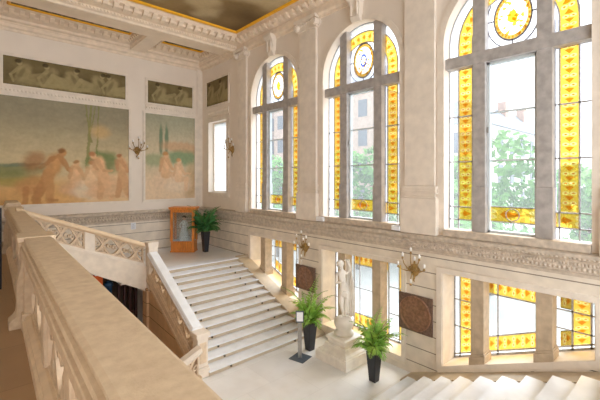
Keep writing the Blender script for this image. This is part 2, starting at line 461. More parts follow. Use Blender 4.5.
# beam soffit between main recess and coffers, cross beam, wall strip
g = G(); g.box(-4.5, 8.4, 13.0, 13.95, 10.2, 11.1); g.build('beam', M_ceil, ceil)
g = G(); g.box(4.98, 5.52, 13.95, YB, 10.2, 11.1); g.build('cross_beam', M_ceil, ceil)
def coffer(x0, x1, y0, y1, gx0, gx1, gy0, gy1):
    st = [(0, 10.2), (.08, 10.2), (.10, 10.24), (.25, 10.26), (.28, 10.33), (.6, 10.36), (.63, 10.42), (.88, 10.46), (1, 10.53)]
    g = G(); nest(g, [rect(x0+(gx0-x0)*f, x1+(gx1-x1)*f, y0+(gy0-y0)*f, y1+(gy1-y1)*f, z) for f, z in st])
    g.build('coffer_cornice', M_ceil2, ceil)
    g = G()
    k = .62; yy = y1+(gy1-y1)*k
    blocks(g, (x0+.2, yy, 0), (x1-.2, yy, 0), (0, -1, 0), 10.45, .28, .15, .24)
    for xx, s, gx in ((x0, 1, gx0), (x1, -1, gx1)):
        blocks(g, (xx+(gx-xx)*k, y0+.1, 0), (xx+(gx-xx)*k, y1-.4, 0), (s, 0, 0), 10.44, .2, .11, .08)
    leaf_row(g, (x0, y1+(gy1-y1)*.2, 0), (x1, y1+(gy1-y1)*.2, 0), (0, -1, -.6), 10.3, .1, .07, .04)
    g.build('coffer_modillions', M_ceil2, ceil)
    g = G(); nest(g, [rect(gx0, gx1, gy0, gy1, 10.53), rect(gx0+.04, gx1-.04, gy0+.04, gy1-.04, 10.47), rect(gx0+.08, gx1-.08, gy0+.08, gy1-.08, 10.48), rect(gx0+.1, gx1-.1, gy0+.1, gy1-.1, 10.52)])
    g.build('gilt_frame', M_gold, ceil)
coffer(.45, 4.98, 13.95, YB-.12, .93, 4.72, 14.2, 15.05)
coffer(5.52, 8.05, 13.95, YB-.12, 5.86, 7.72, 14.2, 15.05)
# cornice strips against the walls and the ceiling's upper deck
g = G()
cp = [(0, 9.98), (.04, 9.98), (.06, 10.06), (.14, 10.1), (.16, 10.2), (.16, 10.3), (0, 10.3)]
g.hexa([(-4, YB-a, z) for a, z in cp], [(8.29, YB-a, z) for a, z in cp])
g.hexa([(8.29-a*1.4, 12.95, z) for a, z in cp], [(8.29-a*1.4, YB, z) for a, z in cp])
g.hexa([(8.29-a, -4, z-.02) for a, z in cp], [(8.29-a, 12.95, z-.02) for a, z in cp])
g.build('wall_cornice', M_ceil2, ceil)
g = G(); g.box(-4.5, .45, 13.95, YB, 10.2, 11.1); g.box(8.05, 8.4, 13.95, YB, 10.2, 11.1); g.build('soffit_strip', M_ceil, ceil)
g = G(); g.box(-4.5, 9, -4.5, 16.6, 11.15, 11.3); g.build('ceiling_deck', M_ceil, ceil)

# ---------------------------------------------------------------- painted panels (murals)
def paint_mat(name, rough=.7):
    m, nt, b = nmat(name); N = nt.nodes; L = nt.links
    a = N.new('ShaderNodeVertexColor'); a.layer_name = 'paint'
    n = N.new('ShaderNodeTexNoise'); n.inputs['Scale'].default_value = 9; n.inputs['Detail'].default_value = 6
    tc = N.new('ShaderNodeTexCoord'); L.new(tc.outputs['Object'], n.inputs['Vector'])
    r = N.new('ShaderNodeValToRGB'); r.color_ramp.elements[0].color = (.93,.93,.93,1); r.color_ramp.elements[1].color = (1.04,1.04,1.04,1)
    r.color_ramp.elements[0].position = .3; r.color_ramp.elements[1].position = .7
    L.new(n.outputs['Fac'], r.inputs[0])
    mx = N.new('ShaderNodeMixRGB'); mx.blend_type = 'MULTIPLY'; mx.inputs[0].default_value = 1
    L.new(a.outputs[0], mx.inputs[1]); L.new(r.outputs[0], mx.inputs[2]); L.new(mx.outputs[0], b.inputs['Base Color'])
    b.inputs['Roughness'].default_value = rough; b.inputs['Specular IOR Level'].default_value = .2
    return m
M_paint = paint_mat('mural_paint')
def smooth(a, b, x):
    t = np.clip((x-a)/(b-a), 0, 1); return t*t*(3-2*t)
def canvas(name, origin, du, dv, w, h, nx, ny, fn):
    """a painted panel: grid in (du,dv) of w x h metres; fn(U,V)->rgb linear arrays"""
    u, v = np.meshgrid(np.linspace(0, 1, nx), np.linspace(0, 1, ny))
    rgb = fn(u, v)
    o = np.array(origin); P = o+u[..., None]*np.array(du)*w+v[..., None]*np.array(dv)*h
    me = bpy.data.meshes.new(name)
    idx = np.arange(nx*ny).reshape(ny, nx)
    F = np.stack([idx[:-1, :-1], idx[:-1, 1:], idx[1:, 1:], idx[1:, :-1]], -1).reshape(-1, 4)
    me.from_pydata(P.reshape(-1, 3).tolist(), [], F.tolist())
    at = me.color_attributes.new('paint', 'FLOAT_COLOR', 'POINT')
    at.data.foreach_set('color', np.concatenate([rgb, np.ones_like(rgb[..., :1])], -1).reshape(-1).astype(np.float32))
    return link(name, me, M_paint)
def L3(r, g, b): return np.array(lin(r, g, b)[:3])
_rs = np.random.RandomState(3)
def fbm(u, v, s, seed=0):
    rs = np.random.RandomState(seed); r = np.zeros_like(u); a = 1; tot = 0
    for o in range(4):
        for k in range(4):
            ang = rs.rand()*2*PI; ph = rs.rand()*2*PI
            r += a*np.sin(s*(u*math.cos(ang)+v*math.sin(ang))*2*PI+ph+1.7*np.sin(s*.7*(v*math.cos(ang)-u*math.sin(ang))*2*PI+ph*2))
        tot += a*4; a *= .55; s *= 2
    return r/tot
def blob(rgb, u, v, asp, cx, cy, rx, ry, rot, col, soft=.35, alpha=1., rough=0.):
    x = (u-cx)*asp; y = v-cy; c, s = math.cos(rot), math.sin(rot)
    d = np.sqrt(((x*c+y*s)/rx)**2+((-x*s+y*c)/ry)**2)
    if rough: d = d+rough*fbm(u*asp, v, 3, int(cx*1000))
    k = (1-smooth(1-soft, 1+soft, d))*alpha
    return rgb*(1-k[..., None])+np.array(col)*k[..., None]
def limb(rgb, u, v, asp, p, q, r, col, alpha=1.):
    ax, ay = p[0]*asp, p[1]; bx, by = q[0]*asp, q[1]
    x, y = u*asp, v; dx, dy = bx-ax, by-ay
    t = np.clip(((x-ax)*dx+(y-ay)*dy)/(dx*dx+dy*dy+1e-9), 0, 1)
    d = np.hypot(x-ax-t*dx, y-ay-t*dy); rr = r*(1-.35*t)
    k = (1-smooth(.7, 1.2, d/rr))*alpha
    return rgb*(1-k[..., None])+np.array(col)*k[..., None]
def figure(rgb, u, v, asp, x, y, h, lean, col, hair, dark, drape=None, seated=False):
    """a loosely brushed standing or seated figure; y = feet, h = height"""
    s = h; X = lambda d: d*s/asp
    hip = (x+X(lean*.20), y+s*(.30 if seated else .50)); neck = (x+X(lean*.62), y+s*(.70 if seated else .83))
    if drape is not None:
        rgb = blob(rgb, u, v, asp, hip[0]+X(.05), y+s*.20, .27*s, .26*s, 0, drape, .5, .8, .35)
        rgb = blob(rgb, u, v, asp, hip[0]-X(.12), y+s*.10, .24*s, .12*s, 0, drape, .5, .7, .35)
    lt = np.array(col)*1.2; md = np.array(col)*.62+np.array(dark)*.38
    if seated:
        k1 = (x+X(.24), y+.30*s)
        rgb = limb(rgb, u, v, asp, hip, k1, .10*s, md, .8); rgb = limb(rgb, u, v, asp, k1, (x+X(.22), y+.02*s), .07*s, col, .8)
    else:
        rgb = limb(rgb, u, v, asp, hip, (x-X(.13), y), .10*s, md, .9); rgb = limb(rgb, u, v, asp, hip, (x+X(.10), y), .10*s, col, .9)
        rgb = limb(rgb, u, v, asp, (x+X(.10), y+.01*s), (x+X(.22), y), .035*s, md, .8)
    rgb = blob(rgb, u, v, asp, (hip[0]+neck[0])/2, (hip[1]+neck[1])/2, .135*s, (neck[1]-hip[1])*.66, -.5*lean, col, .35, .92)
    rgb = blob(rgb, u, v, asp, (hip[0]+neck[0])/2+X(.04), (hip[1]+neck[1])/2+.05*s, .06*s, .14*s, -.5*lean, lt, .6, .6)
    rgb = limb(rgb, u, v, asp, neck, (neck[0]+X(.16), neck[1]-.26*s), .055*s, md, .85)
    rgb = limb(rgb, u, v, asp, (neck[0]+X(.16), neck[1]-.26*s), (neck[0]+X(.32), neck[1]-.25*s), .04*s, md, .85)
    rgb = limb(rgb, u, v, asp, (neck[0]-X(.09), neck[1]-.03*s), (hip[0]-X(.12), hip[1]+.10*s), .05*s, dark, .45)
    rgb = blob(rgb, u, v, asp, neck[0]+X(lean*.14), neck[1]+.07*s, .06*s, .075*s, -.3*lean, col, .3)
    rgb = blob(rgb, u, v, asp, neck[0]+X(lean*.14-.02), neck[1]+.105*s, .066*s, .045*s, .2, hair, .4, .85)
    return rgb

def big_mural(u0, v0):
    u = u0+.010*fbm(u0, v0, 6, 31)+.004*fbm(u0, v0, 22, 32); v = v0+.012*fbm(u0, v0, 7, 33)+.005*fbm(u0, v0, 20, 34)
    asp = 5.57/3.78
    top = L3(158, 150, 126); mid = L3(212, 194, 154); gold = L3(226, 180, 120); pale = L3(238, 212, 172)
    k = smooth(.35, .95, v)[..., None]; rgb = mid*(1-k)+top*k
    k = (1-smooth(.12, .34, v+.05*fbm(u, v, 2, 5)))[..., None]; rgb = rgb*(1-k)+gold*k
    k = (smooth(.55, .95, u)*(1-smooth(.2, .6, v)))[..., None]*.7; rgb = rgb*(1-k)+pale*k
    rgb = rgb*(1+.10*fbm(u, v, 3, 9)[..., None])
    for q in [(.28, .32, .34, .05, L3(124, 132, 84)), (.22, .26, .34, .05, L3(142, 144, 90)), (.33, .21, .22, .04, L3(178, 160, 90)), (.36, .37, .2, .018, L3(120, 132, 110))]:
        rgb = blob(rgb, u, v, asp, q[0], q[1], q[2], q[3], .05, q[4], .5, .8, .3)
    for a, b, r in [((.725, .36), (.752, 1.02), .016), ((.75, .62), (.715, .99), .010), ((.785, .38), (.80, 1.0), .009), ((.745, .7), (.78, 1.0), .007)]:
        rgb = limb(rgb, u, v, asp, a, b, r, L3(142, 142, 88), .8)
    rgb = blob(rgb, u, v, asp, .815, .42, .15, .11, 0, L3(116, 138, 84), .4, .85, .35)
    rgb = blob(rgb, u, v, asp, .88, .36, .16, .07, 0, L3(150, 150, 104), .5, .6, .35)
    rgb = blob(rgb, u, v, asp, .81, .73, .08, .07, 0, L3(226, 186, 128), .6, .6, .3)
    br, dk, hr = L3(206, 156, 104), L3(168, 112, 66), L3(146, 104, 66)
    # a flock animal and a walking figure at left
    rgb = blob(rgb, u, v, asp, .405, .17, .12, .09, .1, L3(206, 154, 102), .5, .8, .4)
    rgb = limb(rgb, u, v, asp, (.385, .14), (.375, .0), .03, L3(186, 130, 82), .6); rgb = limb(rgb, u, v, asp, (.44, .14), (.45, .0), .03, L3(186, 130, 82), .6)
    rgb = blob(rgb, u, v, asp, .425, .40, .10, .075, .7, dk, .5, .7, .4)
    rgb = figure(rgb, u, v, asp, .475, .03, .52, .40, br, hr, dk)
    rgb = figure(rgb, u, v, asp, .645, .09, .40, .1, L3(232, 190, 146), L3(176, 130, 84), L3(200, 148, 104), L3(222, 178, 138), True)
    rgb = figure(rgb, u, v, asp, .735, .06, .43, .1, L3(238, 204, 162), L3(190, 138, 84), L3(210, 164, 120), L3(238, 222, 192), True)
    rgb = figure(rgb, u, v, asp, .85, .05, .48, -.35, L3(234, 190, 146), L3(190, 128, 86), L3(204, 148, 108), L3(232, 188, 146))
    rgb = figure(rgb, u, v, asp, .965, .06, .46, -.1, L3(220, 176, 132), L3(176, 120, 80), L3(198, 140, 98), L3(226, 190, 150))
    rgb = rgb*(.92+.10*fbm(u, v, 9, 77)[..., None])
    return np.clip(rgb, .01, 1)
def small_mural(u0, v0):
    u = u0+.010*fbm(u0, v0, 6, 37)+.004*fbm(u0, v0, 22, 38); v = v0+.012*fbm(u0, v0, 7, 39)+.005*fbm(u0, v0, 20, 40)
    asp = 2.27/3.72
    top = L3(170, 168, 144); mid = L3(212, 196, 164); low = L3(232, 206, 172)
    k = smooth(.5, 1, v)[..., None]; rgb = mid*(1-k)+top*k
    k = (1-smooth(.15, .4, v))[..., None]; rgb = rgb*(1-k)+low*k
    rgb = rgb*(1+.08*fbm(u, v, 3, 19)[..., None])
    for x in (.30, .41): rgb = blob(rgb, u, v, asp, x, .70, .022, .18, 0, L3(104, 132, 104), .4, .85)
    rgb = blob(rgb, u, v, asp, .72, .62, .24, .07, -.1, L3(204, 164, 128), .4, .8, .3)
    rgb = blob(rgb, u, v, asp, .7, .50, .2, .09, 0, L3(122, 150, 110), .4, .85, .4)
    rgb = blob(rgb, u, v, asp, .2, .46, .16, .07, 0, L3(150, 164, 124), .5, .7, .4)
    rgb = blob(rgb, u, v, asp, .9, .2, .09, .2, 0, L3(186, 150, 104), .5, .6, .4)
    rgb = figure(rgb, u, v, asp, .37, .14, .50, .05, L3(226, 184, 142), L3(190, 138, 84), L3(200, 150, 110), L3(228, 200, 168), True)
    rgb = figure(rgb, u, v, asp, .64, .10, .46, .05, L3(230, 194, 156), L3(204, 150, 100), L3(210, 164, 126), L3(232, 210, 182), True)
    rgb = rgb*(.94+.10*fbm(u, v, 9, 78)[..., None])
    return np.clip(rgb, .01, 1)
def grisaille(seed, asp):
    def f(u, v):
        base = L3(122, 108, 74); rgb = np.zeros(u.shape+(3,))+base
        rgb = rgb*(1+.22*fbm(u*asp, v, 1.2, seed)[..., None]); rs = np.random.RandomState(seed)
        lt, dk, hr = L3(168, 154, 112), L3(88, 76, 48), L3(58, 46, 30)
        n = 5 if asp > 3 else 2
        for i in range(n):
            x = (i+.5)/n+rs.uniform(-.05, .05); d = 1 if rs.rand() > .4 else -1; q = lambda k: k*d/asp
            rgb = blob(rgb, u, v, asp, x+q(.1), .30, .75, .30, .1*d, dk, .7, .45, .5)
            rgb = blob(rgb, u, v, asp, x+q(.25), .26, .55, .19, .15*d, lt, .5, .75, .4)
            rgb = limb(rgb, u, v, asp, (x+q(.2), .34), (x+q(.62), .52), .12, lt, .7); rgb = limb(rgb, u, v, asp, (x+q(.62), .52), (x+q(.85), .14), .09, lt, .7)
            rgb = limb(rgb, u, v, asp, (x+q(.15), .22), (x+q(.95), .10), .10, lt, .6)
            rgb = blob(rgb, u, v, asp, x, .50, .20, .30, -.45*d, lt, .4, .85, .2)
            rgb = blob(rgb, u, v, asp, x-q(.08), .45, .07, .24, -.45*d, dk, .6, .5)
            rgb = limb(rgb, u, v, asp, (x-q(.12), .66), (x-q(.38), .36), .065, lt, .6); rgb = limb(rgb, u, v, asp, (x-q(.38), .36), (x-q(.30), .12), .05, lt, .6)
            rgb = blob(rgb, u, v, asp, x-q(.13), .82, .085, .10, .2, lt, .3); rgb = blob(rgb, u, v, asp, x-q(.16), .87, .10, .075, .1, hr, .4, .85)
        return np.clip(rgb, .01, 1)
    return f
def sombre(seed, asp):
    def f(u, v):
        a = fbm(u*asp, v, 1.1, seed); b = fbm(u*asp, v, 2.6, seed+1)
        c0, c1, c2 = L3(78, 58, 34), L3(152, 128, 88), L3(206, 188, 150)
        k = smooth(-.35, .3, a)[..., None]; rgb = c0*(1-k)+c1*k
        k = smooth(.05, .45, b)[..., None]*.7; rgb = rgb*(1-k)+c2*k
        return np.clip(rgb, .008, 1)
    return f
Y5 = YB-.012
tag(canvas('mural', (-.6, Y5, 3.98), (1,0,0), (0,0,1), 5.57, 3.78, 260, 170, big_mural), 'large pastoral mural with brown walking figure and pale trees on back wall', 'mural')
tag(canvas('mural', (5.64, Y5, 3.99), (1,0,0), (0,0,1), 2.27, 3.72, 120, 180, small_mural), 'narrow pastoral mural with two cypresses, between wall light and corner', 'mural')
tag(canvas('frieze_painting', (.90, Y5, 8.15), (1,0,0), (0,0,1), 3.94, .98, 260, 60, grisaille(4, 4.0)), 'long olive-brown frieze painting of reclining figures above the large mural', 'painting')
tag(canvas('frieze_painting', (5.74, Y5, 8.17), (1,0,0), (0,0,1), 2.05, .96, 110, 60, grisaille(8, 2.1)), 'short olive-brown painting above the narrow cypress mural', 'painting')
tag(canvas('frieze_painting', (XW-.012, 15.6, 8.22), (0,-1,0), (0,0,1), 1.92, 1.12, 100, 60, grisaille(12, 1.7)), 'small olive-brown painting above the tall white opening on window wall', 'painting')
tag(canvas('ceiling_painting', (-3.87, -3.87, 10.525), (1,0,0), (0,1,0), 11.52, 15.95, 150, 200, sombre(21, .72)), 'dark brown ceiling painting in the large gilt-edged central recess', 'painting')
tag(canvas('ceiling_painting', (1.01, 14.28, 10.525), (1,0,0), (0,1,0), 3.63, .69, 90, 20, sombre(25, 5.)), 'dark painted panel in the longer ceiling coffer over the large mural', 'painting')
tag(canvas('ceiling_painting', (5.94, 14.28, 10.525), (1,0,0), (0,1,0), 1.70, .69, 50, 20, sombre(28, 2.)), 'dark painted panel in the shorter ceiling coffer by the corner', 'painting')

# ---------------------------------------------------------------- stained-glass windows
YEL = (.38, .225, .03, 1); ORA = (.32, .095, .003, 1); PAL = (.44, .32, .11, 1); DRK = (.14, .10, .03, 1)
M_clear = glass_mat('glare_veil_glass', (.36, .37, .38, 1), (.95, .97, 1, 1), .05, .03)  # translucent share puts the outdoor glare veil into the panes
M_white = glass_mat('white_leaded_glass', (.52, .53, .56, 1), (.95, .95, 1, 1), .06, .04)
M_stain = glass_mat('yellow_stained_glass', YEL, (.8, .55, .05, 1), .22, .03, stain_pattern(YEL, ORA, PAL, DRK))
M_medal = glass_mat('medallion_glass', YEL, YEL, .10, .03, None)
M_frost = glass_mat('frosted_glass', (.42, .42, .42, 1), (.8, .8, .79, 1), .30, .03)
def medal_glass():
    m = M_medal; nt = m.node_tree; N = nt.nodes; L = nt.links
    tc = N.new('ShaderNodeTexCoord'); n = N.new('ShaderNodeTexVoronoi'); n.inputs['Scale'].default_value = 16
    L.new(tc.outputs['Object'], n.inputs['Vector'])
    r = N.new('ShaderNodeValToRGB'); r.color_ramp.interpolation = 'CONSTANT'; e = r.color_ramp.elements
    e[0].color = (.78, .76, .70, 1); e[0].position = 0; e[1].color = YEL; e[1].position = .80
    k = e.new(.45); k.color = (.70, .67, .62, 1); k = e.new(.93); k.color = (.42, .38, .30, 1)
    s = N.new('ShaderNodeSeparateXYZ'); L.new(n.outputs['Color'], s.inputs[0]); L.new(s.outputs['X'], r.inputs[0])
    for q in N:
        if q.type in ('BSDF_TRANSPARENT', 'BSDF_TRANSLUCENT'): L.new(r.outputs[0], q.inputs[0])
medal_glass()
M_blueg = glass_mat('blue_glass', (.05, .08, .6, 1), (.05, .08, .6, 1), .3, .03)
M_amber = glass_mat('amber_glass', (.62, .36, .02, 1), (.62, .36, .02, 1), .3, .03)

class Strip:
    """flat glass pieces with uv, in a plane X = x; pts are (y,z)"""
    def __init__(s, x): s.x = x; s.V = []; s.F = []; s.U = []
    def quad(s, pts, uv):
        i = len(s.V); s.V += [(s.x, p[0], p[1]) for p in pts]; s.F.append((i, i+1, i+2, i+3)); s.U += uv
    def band(s, a, b, w):
        """strip along a->b with width w to the left side; uv v counts cells"""
        a, b = Vector(a), Vector(b); d = (b-a); Lh = d.length; d.normalize(); n = Vector((-d.y, d.x))
        k = max(1, round(Lh/(w*.6)))
        s.quad([a, b, b+n*w, a+n*w], [(0, 0), (0, k), (1, k), (1, 0)])
    def arc(s, c, r0, r1, a0, a1):
        n = 14; k = max(1, round((r0+r1)/2*abs(a1-a0)/((r1-r0)*.66)))
        for i in range(n):
            t0 = a0+(a1-a0)*i/n; t1 = a0+(a1-a0)*(i+1)/n
            P = lambda r, t: (c[0]+r*math.cos(t), c[1]+r*math.sin(t))
            s.quad([P(r0, t0), P(r0, t1), P(r1, t1), P(r1, t0)], [(0, k*i/n), (0, k*(i+1)/n), (1, k*(i+1)/n), (1, k*i/n)])
    def build(s, name, m, parent):
        me = bpy.data.meshes.new(name); me.from_pydata(s.V, [], s.F)
        uv = me.uv_layers.new(name='UVMap'); j = 0
        for p in me.polygons:
            for li in p.loop_indices: uv.data[li].uv = s.U[me.loops[li].vertex_index]
        return link(name, me, m, parent)

def bar(g, a, b, w, x0, x1):
    """bar from (y,z) a to b, width w in the plane, thickness x0..x1"""
    a, b = Vector(a), Vector(b); d = (b-a).normalized(); n = Vector((-d.y, d.x))*(w/2)
    q = [a-n, b-n, b+n, a+n]
    g.hexa([(x0, p.x, p.y) for p in q], [(x1, p.x, p.y) for p in q])
def ringbar(g, c, r, w, x0, x1, a0=0, a1=2*PI, n=32):
    for i in range(n):
        t0, t1 = a0+(a1-a0)*i/n, a0+(a1-a0)*(i+1)/n
        q = [(c[0]+rr*math.cos(t), c[1]+rr*math.sin(t)) for rr, t in ((r-w/2, t0), (r+w/2, t0), (r+w/2, t1), (r-w/2, t1))]
        g.hexa([(x0, *p) for p in q], [(x1, *p) for p in q])
XG = 8.55
def upper_window(i, c):
    w = thing('window_%d' % i, (XG, c, 3.7), kind='structure')
    T0, T1 = 7.44, 7.70; MO, MW = .62, .135
    for s in (-1, 1):
        y = c+s*MO; zt = ZSP+math.sqrt(1.375**2-MO**2)+.03
        g = G(); g.box(8.36, 8.62, y-MW, y+MW, 4.72, zt); g.box(8.34, 8.64, y-MW-.015, y+MW+.015, 3.70, 4.72)
        g.build('mullion', M_mull, w, bevel=.01)
    g = G(); g.box(8.34, 8.62, c-1.375, c+1.375, T0, T1); g.build('transom', M_mull, w, bevel=.01)
    g = G(); g.box(XW-.10, 8.62, c-1.375, c+1.375, 3.56, 3.72); g.build('sill', M_ledge, w, bevel=.015)
    # clear glass: one backing sheet with the strip shapes cut away is approximated by panes between strips
    r0, r1, R_ = .83, 1.15, 1.375
    x = XG
    # stained border
    st = Strip(x)
    for s in (-1, 1):
        a0 = math.asin(0); tm = math.acos(.755/r1)
        if s > 0:
            st.band((c+r1, 4.24), (c+r1, T0), r1-r0); st.band((c+r1, T1), (c+r1, ZSP), r1-r0)
        else:
            st.band((c-r0, 4.24), (c-r0, T0), r1-r0); st.band((c-r0, T1), (c-r0, ZSP), r1-r0)
    st.arc((c, ZSP), r0, r1, 0, PI)
    st.band((c-.485, 4.29), (c+.485, 4.29), -.33)
    st.band((c+.76, 4.24), (c+1.15, 4.24), -.30); st.band((c-1.15, 4.24), (c-.76, 4.24), -.30)
    st.build('stained_border', M_stain, w)
    # clear and white panes
    pc = Strip(x+.004)
    Z4 = [(0, 0)]*4
    pc.quad([(c-.485, 4.29), (c+.485, 4.29), (c+.485, T0), (c-.485, T0)], Z4)
    pc.build('clear_pane', M_clear, w)
    pw = Strip(x+.004)
    pw.quad([(c-.485, 3.72), (c+.485, 3.72), (c+.485, 3.96), (c-.485, 3.96)], Z4)
    for s in (-1, 1):
        for (a, b) in ((.755, r0), (r1, R_)):
            lo = 4.24
            pw.quad([(c+s*a, lo), (c+s*b, lo), (c+s*b, T0), (c+s*a, T0)], Z4)
            pw.quad([(c+s*a, T1), (c+s*b, T1), (c+s*b, ZSP), (c+s*a, ZSP)], Z4)
        pw.quad([(c+s*.755, 3.72), (c+s*R_, 3.72), (c+s*R_, 3.94), (c+s*.755, 3.94)], Z4)
        pw.quad([(c+s*r1, 3.94), (c+s*R_, 3.94), (c+s*R_, 4.24), (c+s*r1, 4.24)], Z4)
    pw.arc((c, ZSP), r1, R_, 0, PI)
    pw.build('white_pane', M_white, w)
    # inside of the arch: field behind the medallion
    mc = (c, 8.335); RX, RZ = .36, .49
    fld = Strip(x+.006)
    n = 24
    for k in range(n):   # ring between the medallion and arch strip / transom
        t0, t1 = 2*PI*k/n, 2*PI*(k+1)/n
        def out(t):
            d = (RX*math.cos(t), RZ*math.sin(t)); q = 1.
            for m_ in range(80):
                q = 1+m_*.03; p = (mc[0]+d[0]*q, mc[1]+d[1]*q)
                if p[1] < T1 or (p[1] < ZSP and abs(p[0]-c) > r0) or (p[1] >= ZSP and math.hypot(p[0]-c, p[1]-ZSP) > r0): break
            return (mc[0]+d[0]*q, mc[1]+d[1]*q)
        i_ = lambda t: (mc[0]+RX*math.cos(t), mc[1]+RZ*math.sin(t))
        fld.quad([i_(t0), i_(t1), out(t1), out(t0)], Z4)
    fld.build('field_pane', M_white, w)
    g = G()
    pts = [(x, mc[0]+RX*math.cos(2*PI*k/32), mc[1]+RZ*math.sin(2*PI*k/32)) for k in range(32)]
    g.face(pts); md = g.build('medallion', M_medal, w)
    rb_ = Strip(x-.006)
    for k in range(32):
        t0, t1 = 2*PI*k/32, 2*PI*(k+1)/32; E = lambda f_, t: (mc[0]+RX*f_*math.cos(t), mc[1]+RZ*f_*math.sin(t))
        rb_.quad([E(.80, t0), E(.80, t1), E(.99, t1), E(.99, t0)], [(0, k*.9), (0, k*.9+.9), (1, k*.9+.9), (1, k*.9)])
    rb_.build('medallion_border', M_stain, md)
    g = G()
    ov = [(x-.008, mc[0]+.10*math.cos(2*PI*k/24), mc[1]+.16*math.sin(2*PI*k/24)) for k in range(24)]
    if i == 1:
        ov = [(x-.008, mc[0]+(.10+.02*math.sin(5*k))*math.cos(2*PI*k/14), mc[1]+(.14+.02*math.cos(3*k))*math.sin(2*PI*k/14)) for k in range(14)]
        g.face(ov); g.build('medallion_crest', M_amber, md)
    elif i == 2:
        for k in range(24):
            a, b = 2*PI*k/24, 2*PI*(k+1)/24
            P = lambda r_, t: (x-.008, mc[0]+.125*r_*math.cos(t), mc[1]+.19*r_*math.sin(t))
            g.face([P(.62, a), P(1, a), P(1, b), P(.62, b)])
        g.build('medallion_crest', M_blueg, md)
    else:
        g.face(ov); g.build('medallion_crest', M_amber, md)
    # lead cames
    g = G(); a, b = x-.012, x+.012
    def oval(f_, f2, n=32):
        for k in range(n):
            t0, t1 = 2*PI*k/n, 2*PI*(k+1)/n
            q = [(mc[0]+RX*ff*math.cos(t), mc[1]+(RZ*ff if ff < 1.2 else RZ+RX*(ff-1))*math.sin(t)) for ff, t in ((f_, t0), (f2, t0), (f2, t1), (f_, t1))]
            if max(math.hypot(p[0]-c, max(0, p[1]-ZSP)) for p in q) > r0+.02: continue
            g.hexa([(a, *p) for p in q], [(b, *p) for p in q])
    oval(.97, 1.05); oval(1.40, 1.47)
    for t in (0, PI, 1.5*PI): bar(g, (mc[0]+RX*math.cos(t), mc[1]+RZ*math.sin(t)), (mc[0]+RX*1.38*math.cos(t), mc[1]+(RZ+.14)*math.sin(t)), .025, a, b)
    g.build('medallion_cames', M_lead2, w); g = G()
    for r_ in (r0, r1): ringbar(g, (c, ZSP), r_, .028, a, b, 0, PI, 28)
    for s in (-1, 1):
        for r_ in (r0, r1):
            bar(g, (c+s*r_, 3.72), (c+s*r_, ZSP), .028, a, b)
        for z in (3.94, 4.24): bar(g, (c+s*.755, z), (c+s*1.375, z), .028, a, b)
        for z in (5.29, 6.34): bar(g, (c+s*.755, z), (c+s*1.375, z), .028, a, b)
        g.box(a, b, c+s*.755-.018, c+s*.755+.018, 3.72, T0); 
        g.box(a, b, c+s*1.36-.015, c+s*1.36+.015, 3.72, ZSP)
    ringbar(g, (c, ZSP), 1.36, .03, a, b, 0, PI, 28)
    for z in (3.96, 4.29): bar(g, (c-.485, z), (c+.485, z), .02, a, b)
    ringbar(g, (c, 4.125), .13, .02, a, b, 0, 2*PI, 16)
    g.build('lead_cames', M_lead, w)
    # opening sash of the centre light
    g = G()
    for s in (-1, 1): g.box(8.47, 8.58, c+s*.46-.03, c+s*.46+.03, 3.72, T0)
    g.box(8.47, 8.58, c-.485, c+.485, T0-.05, T0); g.box(8.47, 8.58, c-.485, c+.485, 3.72, 3.77)
    for z in (5.29, 6.34): g.box(8.51, 8.57, c-.46, c+.46, z-.015, z+.015)
    sash = g.build('sash', M_sash, w)
    g = G(); g.box(8.42, 8.47, c+.44, c+.465, 5.9, 6.02); g.build('window_catch', M_steel, sash)
for i, c in enumerate(WC): upper_window(i+1, c)

